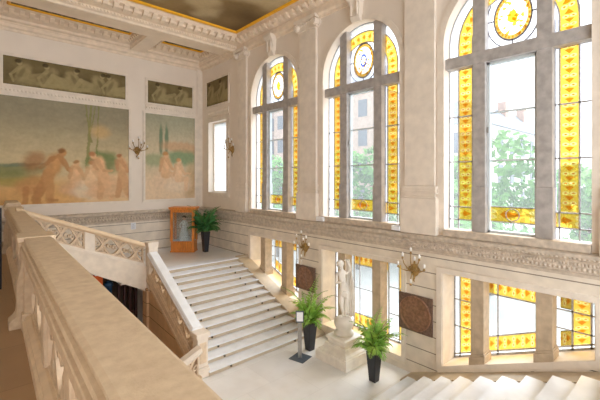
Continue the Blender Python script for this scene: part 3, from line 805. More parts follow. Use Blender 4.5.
XL_ = 8.90
def lower_window(i, c, kind):
    w = thing('window_%d' % i, (XL_, c, .3), kind='structure')
    h = low_hole(c, kind); y0, y1 = c-1.43, c+1.43
    zb = lambda y: h[0][1]+(h[1][1]-h[0][1])*(y-y0)/(y1-y0)
    sl = (h[1][1]-h[0][1])/(y1-y0)
    ZT = 2.68
    for s in (-1, 1):
        y = c+s*.63; m = .14; b0 = zb(y-m); b1 = zb(y+m)
        g = G()
        def shear(ya, yb_, xa, xb, lo, hi=None):
            g.hexa([(xa, ya, zb(ya)+lo), (xb, ya, zb(ya)+lo), (xb, yb_, zb(yb_)+lo), (xa, yb_, zb(yb_)+lo)],
                   [(xa, ya, ZT if hi is None else zb(ya)+hi), (xb, ya, ZT if hi is None else zb(ya)+hi), (xb, yb_, ZT if hi is None else zb(yb_)+hi), (xa, yb_, ZT if hi is None else zb(yb_)+hi)])
        shear(y-m, y+m, XW+.0, 8.62, .22); shear(y-m-.03, y+m+.03, XW-.03, 8.65, 0, .17); shear(y-m-.015, y+m+.015, XW-.015, 8.635, .17, .22)
        g.build('mullion', M_mullL, w, bevel=.01)
    # sill slab following the slope
    g = G()
    q = [(y0, zb(y0)), (y1, zb(y1))]
    g.hexa([(XW-.025, y0-.1, zb(y0-.1)-.17), (XL_+.1, y0-.1, zb(y0-.1)-.17), (XL_+.1, y1+.1, zb(y1+.1)-.17), (XW-.025, y1+.1, zb(y1+.1)-.17)],
           [(XW-.025, y0-.1, zb(y0-.1)+.005), (XL_+.1, y0-.1, zb(y0-.1)+.005), (XL_+.1, y1+.1, zb(y1+.1)+.005), (XW-.025, y1+.1, zb(y1+.1)+.005)])
    g.build('sill', M_sill, w)
    x = XL_; st = Strip(x); pc = Strip(x+.004); Z4 = [(0, 0)]*4
    W = .30
    def colq(S, ya, yb_, fa, fb, uv=Z4):
        S.quad([(ya, fa(ya)), (yb_, fa(yb_)), (yb_, fb(yb_)), (ya, fb(ya))], uv)
    off = lambda d: (lambda y: zb(y)+d)
    con = lambda z: (lambda y: z)
    lights = [(y0, c-.63), (c-.63, c+.63), (c+.63, y1)]
    g = G(); a, b = x-.012, x+.012
    L_ = lambda p, q, wd=.032: bar(g, p, q, wd, a, b)
    for k, (ya, yb_) in enumerate(lights):
        if k == 1:
            n = 7
            colq(pc, ya, yb_, off(.0), off(.10)); colq(st, ya, yb_, off(.10), off(.10+.34), [(0, 0), (0, n), (1, n), (1, 0)])
            colq(pc, ya, yb_, off(.44), con(ZT-.42)); colq(st, ya, yb_, con(ZT-.42), con(ZT-.06), [(0, 0), (0, n), (1, n), (1, 0)]); colq(pc, ya, yb_, con(ZT-.06), con(ZT))
            for d in (.10, .44): L_((ya, zb(ya)+d), (yb_, zb(yb_)+d))
            for z in (ZT-.42, ZT-.06): L_((ya, z), (yb_, z))
            for yy in (ya+.22, yb_-.22): L_((yy, zb(yy)), (yy, ZT), .03)
            if kind == 0: L_((ya, 1.55), (yb_, 1.55), .025)
        else:
            s0 = (y0+.16) if k == 0 else (y1-.16-W)
            n = max(3, round((ZT-zb(s0))/(W*.64)))
            colq(st, s0, s0+W, off(.10), con(ZT-.06), [(0, 0), (1, 0), (1, n), (0, n)])
            colq(pc, s0, s0+W, off(0), off(.10)); colq(pc, s0, s0+W, con(ZT-.06), con(ZT))
            colq(pc, ya, s0, off(0), con(ZT)); colq(pc, s0+W, yb_, off(0), con(ZT))
            for yy in (s0, s0+W): L_((yy, zb(yy)), (yy, ZT))
            L_((ya, zb(ya)+.10), (yb_, zb(yb_)+.10)); L_((ya, ZT-.06), (yb_, ZT-.06))
            for f in (.36, .68): 
                z = ZT-(ZT-zb((ya+yb_)/2))*f; L_((ya, z), (yb_, z))
            if k == 0 and kind == 2:
                e0, e1 = s0+W, c-.77
                colq(st, e0, e1, off(.10), off(.42), [(0, 0), (0, 1.5), (1, 1.5), (1, 0)]); colq(st, e0, e1, con(ZT-.40), con(ZT-.06), [(0, 0), (0, 1.5), (1, 1.5), (1, 0)])
    st.build('stained_border', M_stain, w); pc.build('clear_pane', M_clear, w)
    for yy in (y0+.02, y1-.02, c-.63, c+.63): L_((yy, zb(yy)), (yy, ZT), .05)
    L_((y0, ZT-.02), (y1, ZT-.02), .05); L_((y0, zb(y0)+.02), (y1, zb(y1)+.02), .05)
    g.build('lead_cames', M_lead, w)
for i, (c, k) in enumerate(zip(WC, KIND)): lower_window(i+4, c, k)

w7 = thing('window_7', (8.5, 14.58, 4.28), kind='structure')
g = G(); g.box(8.52, 8.53, 13.8, 15.36, 4.28, 7.46); g.build('frosted_pane', M_frost, w7)
g = G(); g.box(8.48, 8.56, 13.8, 13.86, 4.28, 7.46); g.box(8.48, 8.56, 15.30, 15.36, 4.28, 7.46); g.box(8.48, 8.56, 13.86, 15.3, 4.28, 4.34); g.box(8.48, 8.56, 13.86, 15.3, 7.40, 7.46)
g.build('window_frame', M_trim, w7)

# ---------------------------------------------------------------- staircases
def step_part(st, x0, x1, y_front, y_back, z_top, rise, sgn):
    """one step: riser with shade put into its tan, carrying a pale tread whose nosing overhangs"""
    n = .05*sgn
    g = G(); pr_ = [(y_back, z_top-rise), (y_front, z_top-rise), (y_front, z_top-.035), (y_back, z_top-.035)]
    g.hexa([(x0, y, z) for y, z in pr_], [(x1, y, z) for y, z in pr_]); o = g.build('step', M_riser_shaded, st)
    g = G(); pr_ = [(y_back, z_top-.035), (y_front-n, z_top-.035), (y_front-n*1.1, z_top-.018), (y_front-n, z_top), (y_back, z_top)]
    g.hexa([(x0, y, z) for y, z in pr_], [(x1, y, z) for y, z in pr_]); g.build('tread', M_tread, o)
    return o
M_eye = mat('brass_eyelet', lin(70, 54, 34), .4, 30, .1, 0, .6)
def eyelet(parent, x, y, z, sgn):
    g = G(); g.obox((x, y-.02*sgn, z-.05), .035, .04, .05); g.build('rod_eyelet', M_eye, parent)
def flight(label, sgn, y_first, z_first, n, x0, x1, RUN=RUN, RISE=RISE, curb=.12):
    """climbs from y_first (bottom riser), upwards in the sgn*Y direction"""
    st = thing('staircase', ((x0+x1)/2, y_first, z_first), label, 'staircase')
    for i in range(n-1):
        y = y_first+sgn*RUN*i; z = z_first+RISE*(i+1)
        yb = y_first+sgn*RUN*(n-1) if i < 0 else y+sgn*(RUN+.05)
        s = step_part(st, x0, x1, y, yb, z, RISE, sgn)
        for xx in (x0+.62, x1-.55): eyelet(s, xx, y, z-.05, sgn)
    # solid underside
    yT = y_first+sgn*RUN*(n-1); zT = z_first+RISE*(n-1)
    g = G(); poly = [(y_first+sgn*.05, z_first-.02), (yT, zT-RISE+.02), (yT, zT-.55), (y_first+sgn*.6, z_first-.25)]
    poly = [(y_first+sgn*.36, z_first+.0), (yT+sgn*.04, zT-RISE-.01), (yT+sgn*.04, zT-.6), (y_first+sgn*.36, z_first-.3)]
    g.hexa([(x0, y, z) for y, z in poly], [(x1, y, z) for y, z in poly]); g.build('soffit', M_stone, st)
    # wall curb with sloping top
    g = G(); k = RISE/RUN
    a = y_first-sgn*.25; b = yT+sgn*.15
    zc = lambda y: z_first+(y-y_first)*sgn*k+curb
    g.hexa([(x1-.02, a, z_first-.1), (XW, a, z_first-.1), (XW, b, zc(b)-.5), (x1-.02, b, zc(b)-.5)],
           [(x1-.02, a, zc(a)+.06), (XW, a, zc(a)+.06), (XW, b, zc(b)), (x1-.02, b, zc(b))]); g.build('wall_curb', M_riser_shaded, st)
    return st
YF = YN0-RUN*12          # 8.235
flight('wide pale stone staircase climbing beside the window wall to the display case', 1, YF, 0, 13, XS0, XS1)
YR = 4.72
flight('pale stone steps climbing along the wall in the right foreground', -1, YR, 0, 11, XS0, XS1, .419, .17, .06)
# top riser of far flight belongs to the landing edge
g = G(); g.box(XS0, XS1, YN0, YN0+.03, ZL-.16, ZL-.035); g.build('landing_riser', M_riser_shaded, lf)
g = G(); g.box(XS0, XS1, YN0-.05, YN0+.35, ZL-.035, ZL+.0015); g.build('landing_nosing', M_tread, lf)
# short flight from the landing up to the gallery (towards -X)
st = thing('staircase', (2.4, 14.1, ZL), 'short flight of steps behind the sloping carved balustrade', 'staircase')
for i in range(7):
    x = 3.55-.33*i; z = ZL+.13*(i+1)
    g = G(); g.box(x-.36 if i < 6 else .9, x, 12.35, YB-.03, z-.13, z-.04); g.box(x-.36 if i < 6 else .9, x+.03, 12.35, YB-.03, z-.04, z); g.build('step', M_tread, st)
# flight going down under the gallery
st = thing('staircase', (2.5, 6.6, -1.8), 'lower flight going down below the gallery from the landing', 'staircase')
for i in range(9):
    x = 4.12-.33*i; z = -.14*(i+1)
    g = G(); g.box(x-.36, x, YR+.1, 8.0, z-.14, z-.04); g.box(x-.36, x+.03 if i else x, YR+.1, 8.0, z-.04, z); g.build('step', M_tread, st)

# ---------------------------------------------------------------- balustrades
class Fr:
    """local frame: s along (horizontal), h up, n across; sheared by slope"""
    def __init__(s, o, d, slope=0.):
        s.o = Vector(o); s.d = Vector((d[0], d[1], 0)).normalized(); s.n = Vector((s.d.y, -s.d.x, 0)); s.k = slope
    def __call__(s, a, h, n): return s.o+s.d*a+s.n*n+UP*(h+s.k*a)
def fbox(g, f, s0, s1, h0, h1, n0, n1):
    g.hexa([f(s0, h0, n0), f(s1, h0, n0), f(s1, h0, n1), f(s0, h0, n1)], [f(s0, h1, n0), f(s1, h1, n0), f(s1, h1, n1), f(s0, h1, n1)])
def fprof(g, f, s0, s1, prof):
    g.hexa([f(s0, h, n) for n, h in prof], [f(s1, h, n) for n, h in prof])
def ribbon(g, f, pts, w, n0, n1):
    pts = [Vector(p) for p in pts]; A = []; 
    for i, p in enumerate(pts):
        d = (pts[min(i+1, len(pts)-1)]-pts[max(i-1, 0)]).normalized(); m = Vector((-d.y, d.x))*(w/2)
        A.append((p-m, p+m))
    rings = [[f(a.x, a.y, n0), f(b.x, b.y, n0), f(b.x, b.y, n1), f(a.x, a.y, n1)] for a, b in A]
    g.loft(rings, True); g.face(rings[0]); g.face(rings[-1])
def circ(c, r, a0=0, a1=2*PI, n=14): return [(c[0]+r*math.cos(a0+(a1-a0)*i/n), c[1]+r*math.sin(a0+(a1-a0)*i/n)) for i in range(n+1)]
def pierced(f, s0, s1, h0, h1, th, parent, cell=None):
    """carved openwork: crossing bands, rings and trefoil knobs"""
    g = G(); H = h1-h0; Lh = s1-s0; n = max(1, round(Lh/((cell or 1.0)*H))); c = Lh/n
    fbox(g, f, s0, s1, h0, h0+.03, -th/2, th/2); fbox(g, f, s0, s1, h1-.03, h1, -th/2, th/2)
    fbox(g, f, s0, s0+.03, h0, h1, -th/2, th/2); fbox(g, f, s1-.03, s1, h0, h1, -th/2, th/2)
    w = .105*H; t2 = th*.42
    for i in range(n):
        a = s0+i*c; m = a+c/2; hm = (h0+h1)/2
        S = lambda x0, z0, x1, z1: [(x0+(x1-x0)*k/10, z0+(z1-z0)*(k/10-.09*math.sin(2*PI*k/10))) for k in range(11)]
        ribbon(g, f, S(a, h0, a+c, h1), w, -t2, t2*.9); ribbon(g, f, S(a, h1, a+c, h0), w, -t2*.9, t2)
        for zz, sg in ((h1-.22*H, 1), (h0+.22*H, -1)):
            ribbon(g, f, circ((m, zz), .16*H), .07*H, -t2*.95, t2*.95)
            for t in range(3):
                an = PI/2*sg+2*PI*t/3
                ribbon(g, f, circ((m+.06*H*math.cos(an), zz+.06*H*math.sin(an)), .042*H, n=8), .045*H, -t2*.8, t2*.8)
        for xx in (a+.16*c, a+c-.16*c):
            ribbon(g, f, circ((xx, hm), .10*H, n=10), .06*H, -t2, t2)
    return g.build('pierced_panel', M_panel, parent)
def cap_prof(w, t):
    h = w/2
    return [(-h+.05, -t), (-h, -t+.05), (-h, -t+.09), (-h+.015, -t+.10), (-h+.03, -.03), (-h+.055, -.005), (-h+.06, 0), (h-.06, 0), (h-.055, -.005), (h-.03, -.03), (h-.015, -t+.10), (h, -t+.09), (h, -t+.05), (h-.05, -t)]

# gallery balustrade in the left foreground
dg_ = (.036, 1)
f = Fr((.535, 0, ZG), dg_)
gb = thing('balustrade', (.6, 3, ZG), 'broad stone balustrade running along the gallery at lower left', 'balustrade')
HT = 4.05-ZG
rp = [(.17, HT-.22), (.17, HT-.035), (.163, HT-.02), (.137, HT-.012), (.134, HT), (-.15, HT), (-.18, HT-.012), (-.182, HT-.03), (-.165, HT-.04), (-.168, HT-.05), (-.198, HT-.055), (-.208, HT-.075), (-.198, HT-.095), (-.18, HT-.102), (-.182, HT-.112), (-.215, HT-.118), (-.222, HT-.125), (-.222, HT-.19), (-.17, HT-.25), (.12, HT-.25)]
g = G(); fprof(g, f, -2, 6.52, rp); g.build('handrail', M_rail, gb)
g = G(); fprof(g, f, 7.02, 13.4, rp); g.build('handrail', M_rail, gb)
g = G(); fprof(g, f, 13.9, 15.5, [(n, h+.12) for n, h in rp]); g.build('handrail', M_rail, gb)
g = G(); bp = [(-.19, 0), (-.19, .13), (-.165, .15), (-.165, .19), (-.11, .22), (.11, .22), (.165, .19), (.165, .15), (.19, .13), (.19, 0)]
fprof(g, f, -2, 15.5, bp); g.build('plinth', M_stone, gb)
def pier(s0, s1):
    g = G()
    fbox(g, f, s0, s1, .1, HT-.2, -.17, .17); fbox(g, f, s0-.04, s1+.04, 0, .24, -.2, .22); 
    fbox(g, f, s0-.0, s1+.0, HT-.26, HT-.06, -.24, .2); fbox(g, f, s0-.03, s1+.03, HT-.06, HT+.012, -.25, .21)
    p = g.build('pier', M_rail, gb, bevel=.012)
    # scrolled console on the gallery side
    g = G(); C = [(-.15, .0), (-.34, 0), (-.34, .11), (-.29, .15), (-.255, .20), (-.245, .34), (-.255, .50), (-.25, .66), (-.225, .78), (-.20, .88), (-.195, .96), (-.22, 1.04), (-.24, HT-.2), (-.15, HT-.2)]
    a, b = s0+.1, s1-.1
    g.hexa([f(a, h, n) for n, h in C], [f(b, h, n) for n, h in C]); g.build('console', M_rail, p, bevel=.012)
pier(6.52, 7.02); pier(13.4, 13.9)
for a, b in ((-1.9, -.35), (-.1, 1.35), (1.6, 2.95), (3.2, 4.55), (4.8, 6.48), (7.1, 9.0), (9.25, 11.2), (11.45, 13.35), (13.95, 15.4)):
    pierced(f, a, b, .22, HT-.25, .17, gb)
    if b not in (6.48, 13.35, 15.4):
        g = G(); fbox(g, f, b, b+.25, .22, HT-.25, -.12, .12); g.build('baluster_block', M_panel, gb, bevel=.01)

# stair balustrade of the far flight: newel (4.14..4.43, 8.3) up to the landing post (Y 11.8)
KS = RISE/RUN
f = Fr((4.275, 8.55, .28), (.036, 1), KS)       # h measured from the nosing line (z ~ .27 at Y 8.55)
Ls = 3.35
sb = thing('balustrade', (4.28, 8.5, 0), 'sloping carved stone balustrade beside the wide far staircase', 'balustrade')
g = G(); fprof(g, f, 0, Ls, [(n, h+.89) for n, h in cap_prof(.34, .17)]); g.build('handrail', M_tread, sb)
g = G(); fbox(g, f, 0, Ls, -.02, .17, -.15, .15); fbox(g, f, 0, Ls, .17, .20, -.12, .12); g.build('string', M_panel, sb)
m_ = Ls/2
pierced(f, .02, m_-.12, .20, .73, .13, sb, .9); pierced(f, m_+.12, Ls-.02, .20, .73, .13, sb, .9)
g = G(); fbox(g, f, m_-.12, m_+.12, .20, .73, -.10, .10); g.build('baluster_block', M_panel, sb)
# supporting wall under the flight
g = G(); fw = lambda s_, z: f(s_, 0, 0)
A, B = f(-.3, 0, -.13), f(Ls+.5, 0, -.13)
pts = [(f(-.3, 0, -.13), -1.83, .0), ]
def wallpt(s_, n, z): p = f(s_, 0, n); return Vector((p.x, p.y, z))
lo = -1.83
poly0 = [wallpt(.06, -.12, lo), wallpt(Ls+.25, -.12, lo), Vector(f(Ls+.25, -.02, -.12)), Vector(f(.06, -.02, -.12))]
poly1 = [wallpt(.06, .14, lo), wallpt(Ls+.25, .14, lo), Vector(f(Ls+.25, -.02, .14)), Vector(f(.06, -.02, .14))]
g.hexa(poly0, poly1); wl = g.build('wall_stair', M_course_tan, kind='structure')
g = G(); P0 = f(Ls+.1, 0, 0); g.box(P0.x-.2, P0.x+.12, P0.y-.15, P0.y+.2, lo, 1.4); g.build('wall_pier', M_course_tan, wl)
g = G(); fbox(g, f, -.3, Ls+.2, -.12, -.03, -.17, -.1); g.build('string_moulding', M_panel, wl)

# newel at the foot of the far flight
nw = thing('newel_post', (4.29, 8.40, 0), 'square panelled newel post at the foot of the far staircase', 'newel post')
g = G(); g.box(4.15, 4.43, 8.28, 8.55, .26, .98); g.build('shaft', M_trim, nw, bevel=.012)
g = G(); g.box(4.12, 4.46, 8.25, 8.58, 0, .2); g.box(4.135, 4.445, 8.265, 8.565, .2, .26); g.build('base', M_trim, nw, bevel=.01)
g = G(); g.box(4.135, 4.445, 8.265, 8.565, .94, .99); g.box(4.10, 4.47, 8.23, 8.60, .99, 1.11); g.build('cap', M_trim, nw, bevel=.015)
g = G(); g.box(4.20, 4.38, 8.265, 8.285, .36, .86); g.build('raised_panel', M_panel, nw, bevel=.006)
# landing post
PX, PY = 4.41, 11.98
lp = thing('newel_post', (PX, PY, ZL), 'square stone post where both balustrades meet at the upper landing', 'newel post')
g = G(); g.box(PX-.15, PX+.13, PY-.16, PY+.14, 1.3, 2.70); g.build('shaft', M_trim, lp, bevel=.012)
g = G(); g.box(PX-.16, PX+.14, PY-.17, PY+.15, 2.70, 2.74); g.box(PX-.18, PX+.155, PY-.18, PY+.16, 2.74, 2.86); g.build('cap', M_trim, lp, bevel=.015)

# sloping balustrade from the landing post up to the gallery (towards -X), front face at Y ~ 12.05
KB = .40
f = Fr((PX-.22, 12.12, 2.16), (-1, 0), KB)
L2 = 3.25
bb = thing('balustrade', (2.8, 12.12, 2.2), 'carved balustrade sloping up from landing post to the gallery rail', 'balustrade')
g = G(); fprof(g, f, 0, L2, [(n, h+.68) for n, h in cap_prof(.36, .15)]); g.build('handrail', M_stone, bb)
g = G(); fbox(g, f, 0, L2, -.06, 0, -.16, .16); fbox(g, f, 0, L2, 0, .03, -.13, .13); g.build('base_rail', M_trim, bb)
pierced(f, .02, 1.42, .03, .53, .14, bb, .85); pierced(f, 1.68, 3.2, .03, .53, .14, bb, .85)
g = G(); fbox(g, f, 1.42, 1.68, .03, .53, -.12, .12); g.build('baluster_block', M_trim, bb)
# white string wall below it (carries the short flight)
g = G()
poly = [f(-.05, -.06, 0), f(L2, -.06, 0), f(L2, -.35, 0), f(1.4, -.66, 0), f(.25, -.80, 0), f(-.05, -.86, 0)]
g.prism([p+Vector((0, -.14, 0)) for p in poly], (0, .3, 0)); g.build('wall_string', M_sill, kind='structure')
# soffit below landing edge

# balustrade of the lower flight (only its head is seen)
f = Fr((4.14, 8.17, 0), (-1, 0), -KS)
lb = thing('balustrade', (3, 8.17, -.5), 'short balustrade dropping away left of the foot newel', 'balustrade')
g = G(); fprof(g, f, 0, 3.0, [(n, h+.86) for n, h in cap_prof(.32, .15)]); g.build('handrail', M_trim, lb)
g = G(); fbox(g, f, 0, 3.0, -.1, .18, -.14, .14); g.build('string', M_panel, lb)
pierced(f, .05, 2.95, .18, .71, .12, lb, .9)

# ---------------------------------------------------------------- things below the sloping flight
g = G(); g.box(.98, 4.5, 13.6, 13.7, -1.83, 1.56); g.build('shade_panel_1', mat('void_shade_brown', lin(70, 52, 36), .6, 6, .15), kind='structure')  # dark sheet added behind the bars, its brown stands in for shade
ig = thing('iron_gate', (3.7, 12.5, -1.83), 'dark red-brown iron bars in the void below the sloping balustrade', 'gate')
for i in range(4):
    g = G(); x = 3.56+.17*i; g.box(x-.03, x+.03, 12.46, 12.54, -1.83, 1.5-.02*i); g.build('bar', M_redbar, ig)
for z in (-1.6, .95):
    g = G(); g.box(3.5, 4.1, 12.47, 12.53, z-.4, z-.34); g.build('rail', M_redbar, ig)
g = G(); g.box(2.86, 3.13, 12.6, 12.64, -1.83, 1.93); tag(g.build('warning_board', M_orange), 'orange board glimpsed low in the dark opening behind the gallery rail', 'board')
g = G(); g.lathe([(.14, -1.83), (.14, -1.75), (.10, -1.7), (.10, 1.5), (.13, 1.52), (.13, 1.6), (.07, 1.66), (.01, 1.68)], (3.30, 12.62, 0), 18); tag(g.build('bollard', M_blue, smooth=True), 'dark blue round-topped post glimpsed in the opening next to the iron bars', 'post')

# gallery: black lattice screen and dark flat floor patch at far left
sc_ = thing('iron_screen', (.2, 9.3, ZG), 'tall black latticework screen cut by the left edge of the photo', 'screen')
g = G(); g.box(-.7, -.66, 9.25, 9.35, ZG, 4.32); g.box(.46, .50, 9.25, 9.35, ZG, 4.32); g.box(-.66, .46, 9.25, 9.35, 4.26, 4.32); g.box(-.66, .46, 9.25, 9.35, ZG, ZG+.08); g.build('frame', M_black, sc_)
g = G()
for i in range(9): g.box(-.6+.13*i-.012, -.6+.13*i+.012, 9.28, 9.32, ZG+.08, 4.26)
for i in range(11): g.box(-.66, .46, 9.285, 9.315, ZG+.15+.14*i, ZG+.175+.14*i)
g.build('lattice', M_black, sc_)
g = G(); g.box(-.9, .52, 9.9, 11.6, ZG, ZG+.015); tag(g.build('floor_patch', M_patch), 'dark flat patch on the gallery floor beside the far balustrade', 'mat')

# ---------------------------------------------------------------- display case with figurine
cx, cy, rz = 6.80, 14.80, math.radians(-42.2)
Q = Matrix.Rotation(rz, 3, 'Z'); C0 = Vector((cx, cy, ZL))
def cb(g, x0, x1, y0, y1, z0, z1):
    g.hexa([C0+Q@Vector(p) for p in [(x0,y0,z0),(x1,y0,z0),(x1,y1,z0),(x0,y1,z0)]], [C0+Q@Vector(p) for p in [(x0,y0,z1),(x1,y0,z1),(x1,y1,z1),(x0,y1,z1)]])
dc = thing('display_case', C0, 'orange oak display case with glass sides standing on the upper landing', 'display case')
W2, D2 = .50, .27
g = G(); cb(g, -W2, W2, -D2, D2, 0, .06); cb(g, -W2+.02, W2-.02, -D2+.02, D2-.02, .06, .46); g.build('base', M_oak, dc, bevel=.006)
for s in (-1, 1):
    g = G(); cb(g, s*.235-.2, s*.235+.2, -D2-.005, -D2+.03, .13, .40); g.build('drawer', M_oak, dc, bevel=.01)
for sx in (-1, 1):
    for sy in (-1, 1):
        g = G(); cb(g, sx*(W2-.05)-.05, sx*(W2-.05)+.05, sy*(D2-.05)-.05, sy*(D2-.05)+.05, .46, 1.76); g.build('corner_post', M_oak, dc, bevel=.006)
g = G(); cb(g, -W2, W2, -D2, D2, 1.66, 1.78); cb(g, -W2-.04, W2+.04, -D2-.04, D2+.04, 1.78, 1.83); cb(g, -W2-.06, W2+.06, -D2-.06, D2+.06, 1.83, 1.88); g.build('top', M_oak, dc, bevel=.008)
g = G(); cb(g, -W2+.05, W2-.05, -D2+.05, D2-.05, .46, .48); g.build('shelf', M_cloth, dc)
M_cglass = glass_mat('case_glass', (.92, .94, .94, 1), (1, 1, 1, 1), .04, .08)
for (a, b, c_, d) in ((-W2+.1, W2-.1, -D2+.04, -D2+.05), (-W2+.1, W2-.1, D2-.05, D2-.04), (-W2+.04, -W2+.05, -D2+.1, D2-.1), (W2-.05, W2-.04, -D2+.1, D2-.1)):
    g = G(); cb(g, a, b, c_, d, .46, 1.66); g.build('glass_pane', M_cglass, dc)
# figurine inside: small costumed doll
def skin(name, verts, edges, radii, m, parent=None, sub=2, root=0):
    me = bpy.data.meshes.new(name); me.from_pydata(verts, edges, [])
    o = bpy.data.objects.new(name, me); COL.objects.link(o)
    md = o.modifiers.new('skin', 'SKIN'); md.use_smooth_shade = True
    for i, r in enumerate(radii):
        r = r if isinstance(r, tuple) else (r, r)
        me.skin_vertices[0].data[i].radius = r
    me.skin_vertices[0].data[root].use_root = True
    o.modifiers.new('sub', 'SUBSURF').levels = sub; o.modifiers['sub'].render_levels = sub
    dgx = bpy.context.evaluated_depsgraph_get(); dgx.update()
    m2 = bpy.data.meshes.new_from_object(o.evaluated_get(dgx)); bpy.data.objects.remove(o)
    m2.materials.clear()
    return link(name, m2, m, parent, True)
F0 = C0+Vector((0, 0, .48))
fg = thing('figurine', F0, 'small robed figurine inside the oak display case', 'figurine')
g = G(); g.lathe([(.20, 0), (.22, .04), (.17, .25), (.12, .48), (.085, .60), (.10, .72), (.09, .80), (.03, .84)], F0, 22)
for v in g.bm.verts:
    d = v.co-F0; a = math.atan2(d.y, d.x); k = 1+.10*math.sin(a*9)*max(0, 1-d.z/.6); v.co = Vector((F0.x+d.x*k, F0.y+d.y*k, v.co.z))
g.build('dress', M_dress, fg, True)
g = G(); g.sphere(F0+Vector((0, 0, .92)), .075, 14, 1, 1, 1.2); g.tube([F0+Vector((0, 0, .8)), F0+Vector((0, 0, .88))], .03); 
g.build('head', M_skin, fg, True)
g = G(); g.sphere(F0+Q@Vector((0, .02, .95)), .085, 14, 1, 1, 1.1); g.build('hair', M_hair, fg, True)
for s in (-1, 1):
    g = G(); g.tube([F0+Q@Vector((s*.09, 0, .76)), F0+Q@Vector((s*.17, -.03, .62)), F0+Q@Vector((s*.10, -.14, .55))], [.035, .032, .02]); g.build('arm', M_dress, fg, True)

# ---------------------------------------------------------------- potted palms
def frond(gl, gs, base, az, L_, up, droop, lw, rnd, fan=False):
    d = Vector((math.cos(az), math.sin(az), 0)); pts = []; p = Vector(base); ang = up
    n = 11
    for i in range(n+1):
        pts.append(p.copy()); p = p+(d*math.cos(ang)+UP*math.sin(ang))*(L_/n); ang -= droop/n*(.5+i/n)
    gs.tube(pts, [.009*(1-.8*i/n)+.002 for i in range(n+1)], 5)
    sd = Vector((-d.y, d.x, 0))
    for i in range(2, n+1):
        for half in (0, .5):
            q = pts[i-1].lerp(pts[i], half) if i else pts[i]
            t = (pts[i]-pts[i-1]).normalized(); u = (i-1+half)/n
            ll = lw*math.sin(PI*min(1, .18+.82*u)**.8)*(.85+.3*rnd.random())+.02
            for s in (-1, 1):
                dr = (sd*s*.8+t*.62+UP*(-.25+.3*rnd.random())).normalized()
                w = ll*.17; nn = t*w
                m = q+dr*ll*.5+UP*ll*.06; e = q+dr*ll-UP*ll*.14
                gl.bm.faces.new([gl.v(q), gl.v(m-nn*.9), gl.v(e), gl.v(m+nn*.9)])
def potted(loc, label, pot_h, pot_w, tall, reach, nf, m_leaf, seed, stems=1, lw=.16):
    rnd = random.Random(seed)
    t = thing('potted_palm', loc, label, 'potted plant', 'potted palms'); L0 = Vector(loc)
    g = G(); q = [(-1,-1),(1,-1),(1,1),(-1,1)]; a, b = pot_w*.31, pot_w*.5
    rings = [[L0+Vector((x*r, y*r, z)) for x, y in q] for r, z in ((a, 0), (b, pot_h), (b*.9, pot_h), (b*.86, pot_h-.06))]
    g.loft(rings, True); g.face(rings[0]); g.build('planter', M_pot, t, bevel=.008)
    g = G(); g.obox(L0+Vector((0, 0, pot_h-.09)), b*1.72, b*1.72, .04); g.build('soil', M_soil, t)
    gl, gs = G(), G()
    for i in range(nf):
        k = i/nf; az = i*2.39996+rnd.random()*.5; st_ = rnd.random()
        base = L0+Vector((rnd.uniform(-1, 1)*b*.4, rnd.uniform(-1, 1)*b*.4, pot_h-.06))
        up = math.radians(86-30*k+rnd.uniform(-5, 5)); L_ = (tall-pot_h)*(1.06-(1.06-reach)*k)*(.8+.3*rnd.random())
        frond(gl, gs, base, az, L_, up, math.radians(75+95*k), lw, rnd)
    gl.build('foliage', m_leaf, t); gs.build('stems', M_stem, t)
    return t
potted((7.42, 14.1, ZL), 'dark green potted palm beside the oak display case', .85, .29, 2.35, .42, 40, M_leafd, 3, lw=.26)
potted((7.27, 7.60, 0), 'potted fern between the info stand and the marble statue', .78, .31, 2.12, .5, 22, M_leaf, 5, lw=.19)
potted((7.30, 5.38, 0), 'nearest potted fern, right of the statue by the rising steps', .72, .28, 1.95, .5, 22, M_leaf, 9, lw=.19)

# ---------------------------------------------------------------- statue on pedestal
SX, SY = 7.60, 6.60
pd = thing('pedestal', (SX, SY, 0), 'stepped pale stone pedestal under the marble statue', 'pedestal')
def sq(w, z): return [(SX-w/2, SY-w/2, z), (SX+w/2, SY-w/2, z), (SX+w/2, SY+w/2, z), (SX-w/2, SY+w/2, z)]
def stack(rows):
    g = G(); rg = [sq(w, z) for w, z in rows]; g.loft(rg, True); g.face(rg[0]); g.face(rg[-1]); return g
stack([(1.10, 0), (1.10, .22), (1.07, .25), (1.07, .27), (1.0, .27)]).build('plinth', M_pedestal, pd, bevel=.008)
stack([(1.0, .27), (.96, .30), (.84, .33), (.76, .38), (.73, .43), (.73, .46), (.68, .47)]).build('moulding', M_pedestal, pd)
stack([(.62, .47), (.62, .55), (.70, .58), (.70, .64), (.62, .66), (.60, .66)]).build('die', M_pedestal, pd, bevel=.006)
S0 = Vector((SX, SY, .66)); rzs = math.radians(-45)
Qs = Matrix.Rotation(rzs, 3, 'Z')
P = lambda x, y, z: tuple(S0+Qs@Vector((x*.9, y*.9, z*1.08)))
su = thing('statue', S0, 'white marble statue of a draped woman on the stepped pedestal', 'statue')
g = G(); g.lathe([(.25, 0), (.27, .03), (.27, .08), (.22, .11), (.20, .16), (.25, .24), (.27, .33), (.24, .42), (.17, .47), (.12, .48)], S0, 24); g.build('rocky_base', M_marble, su, True)
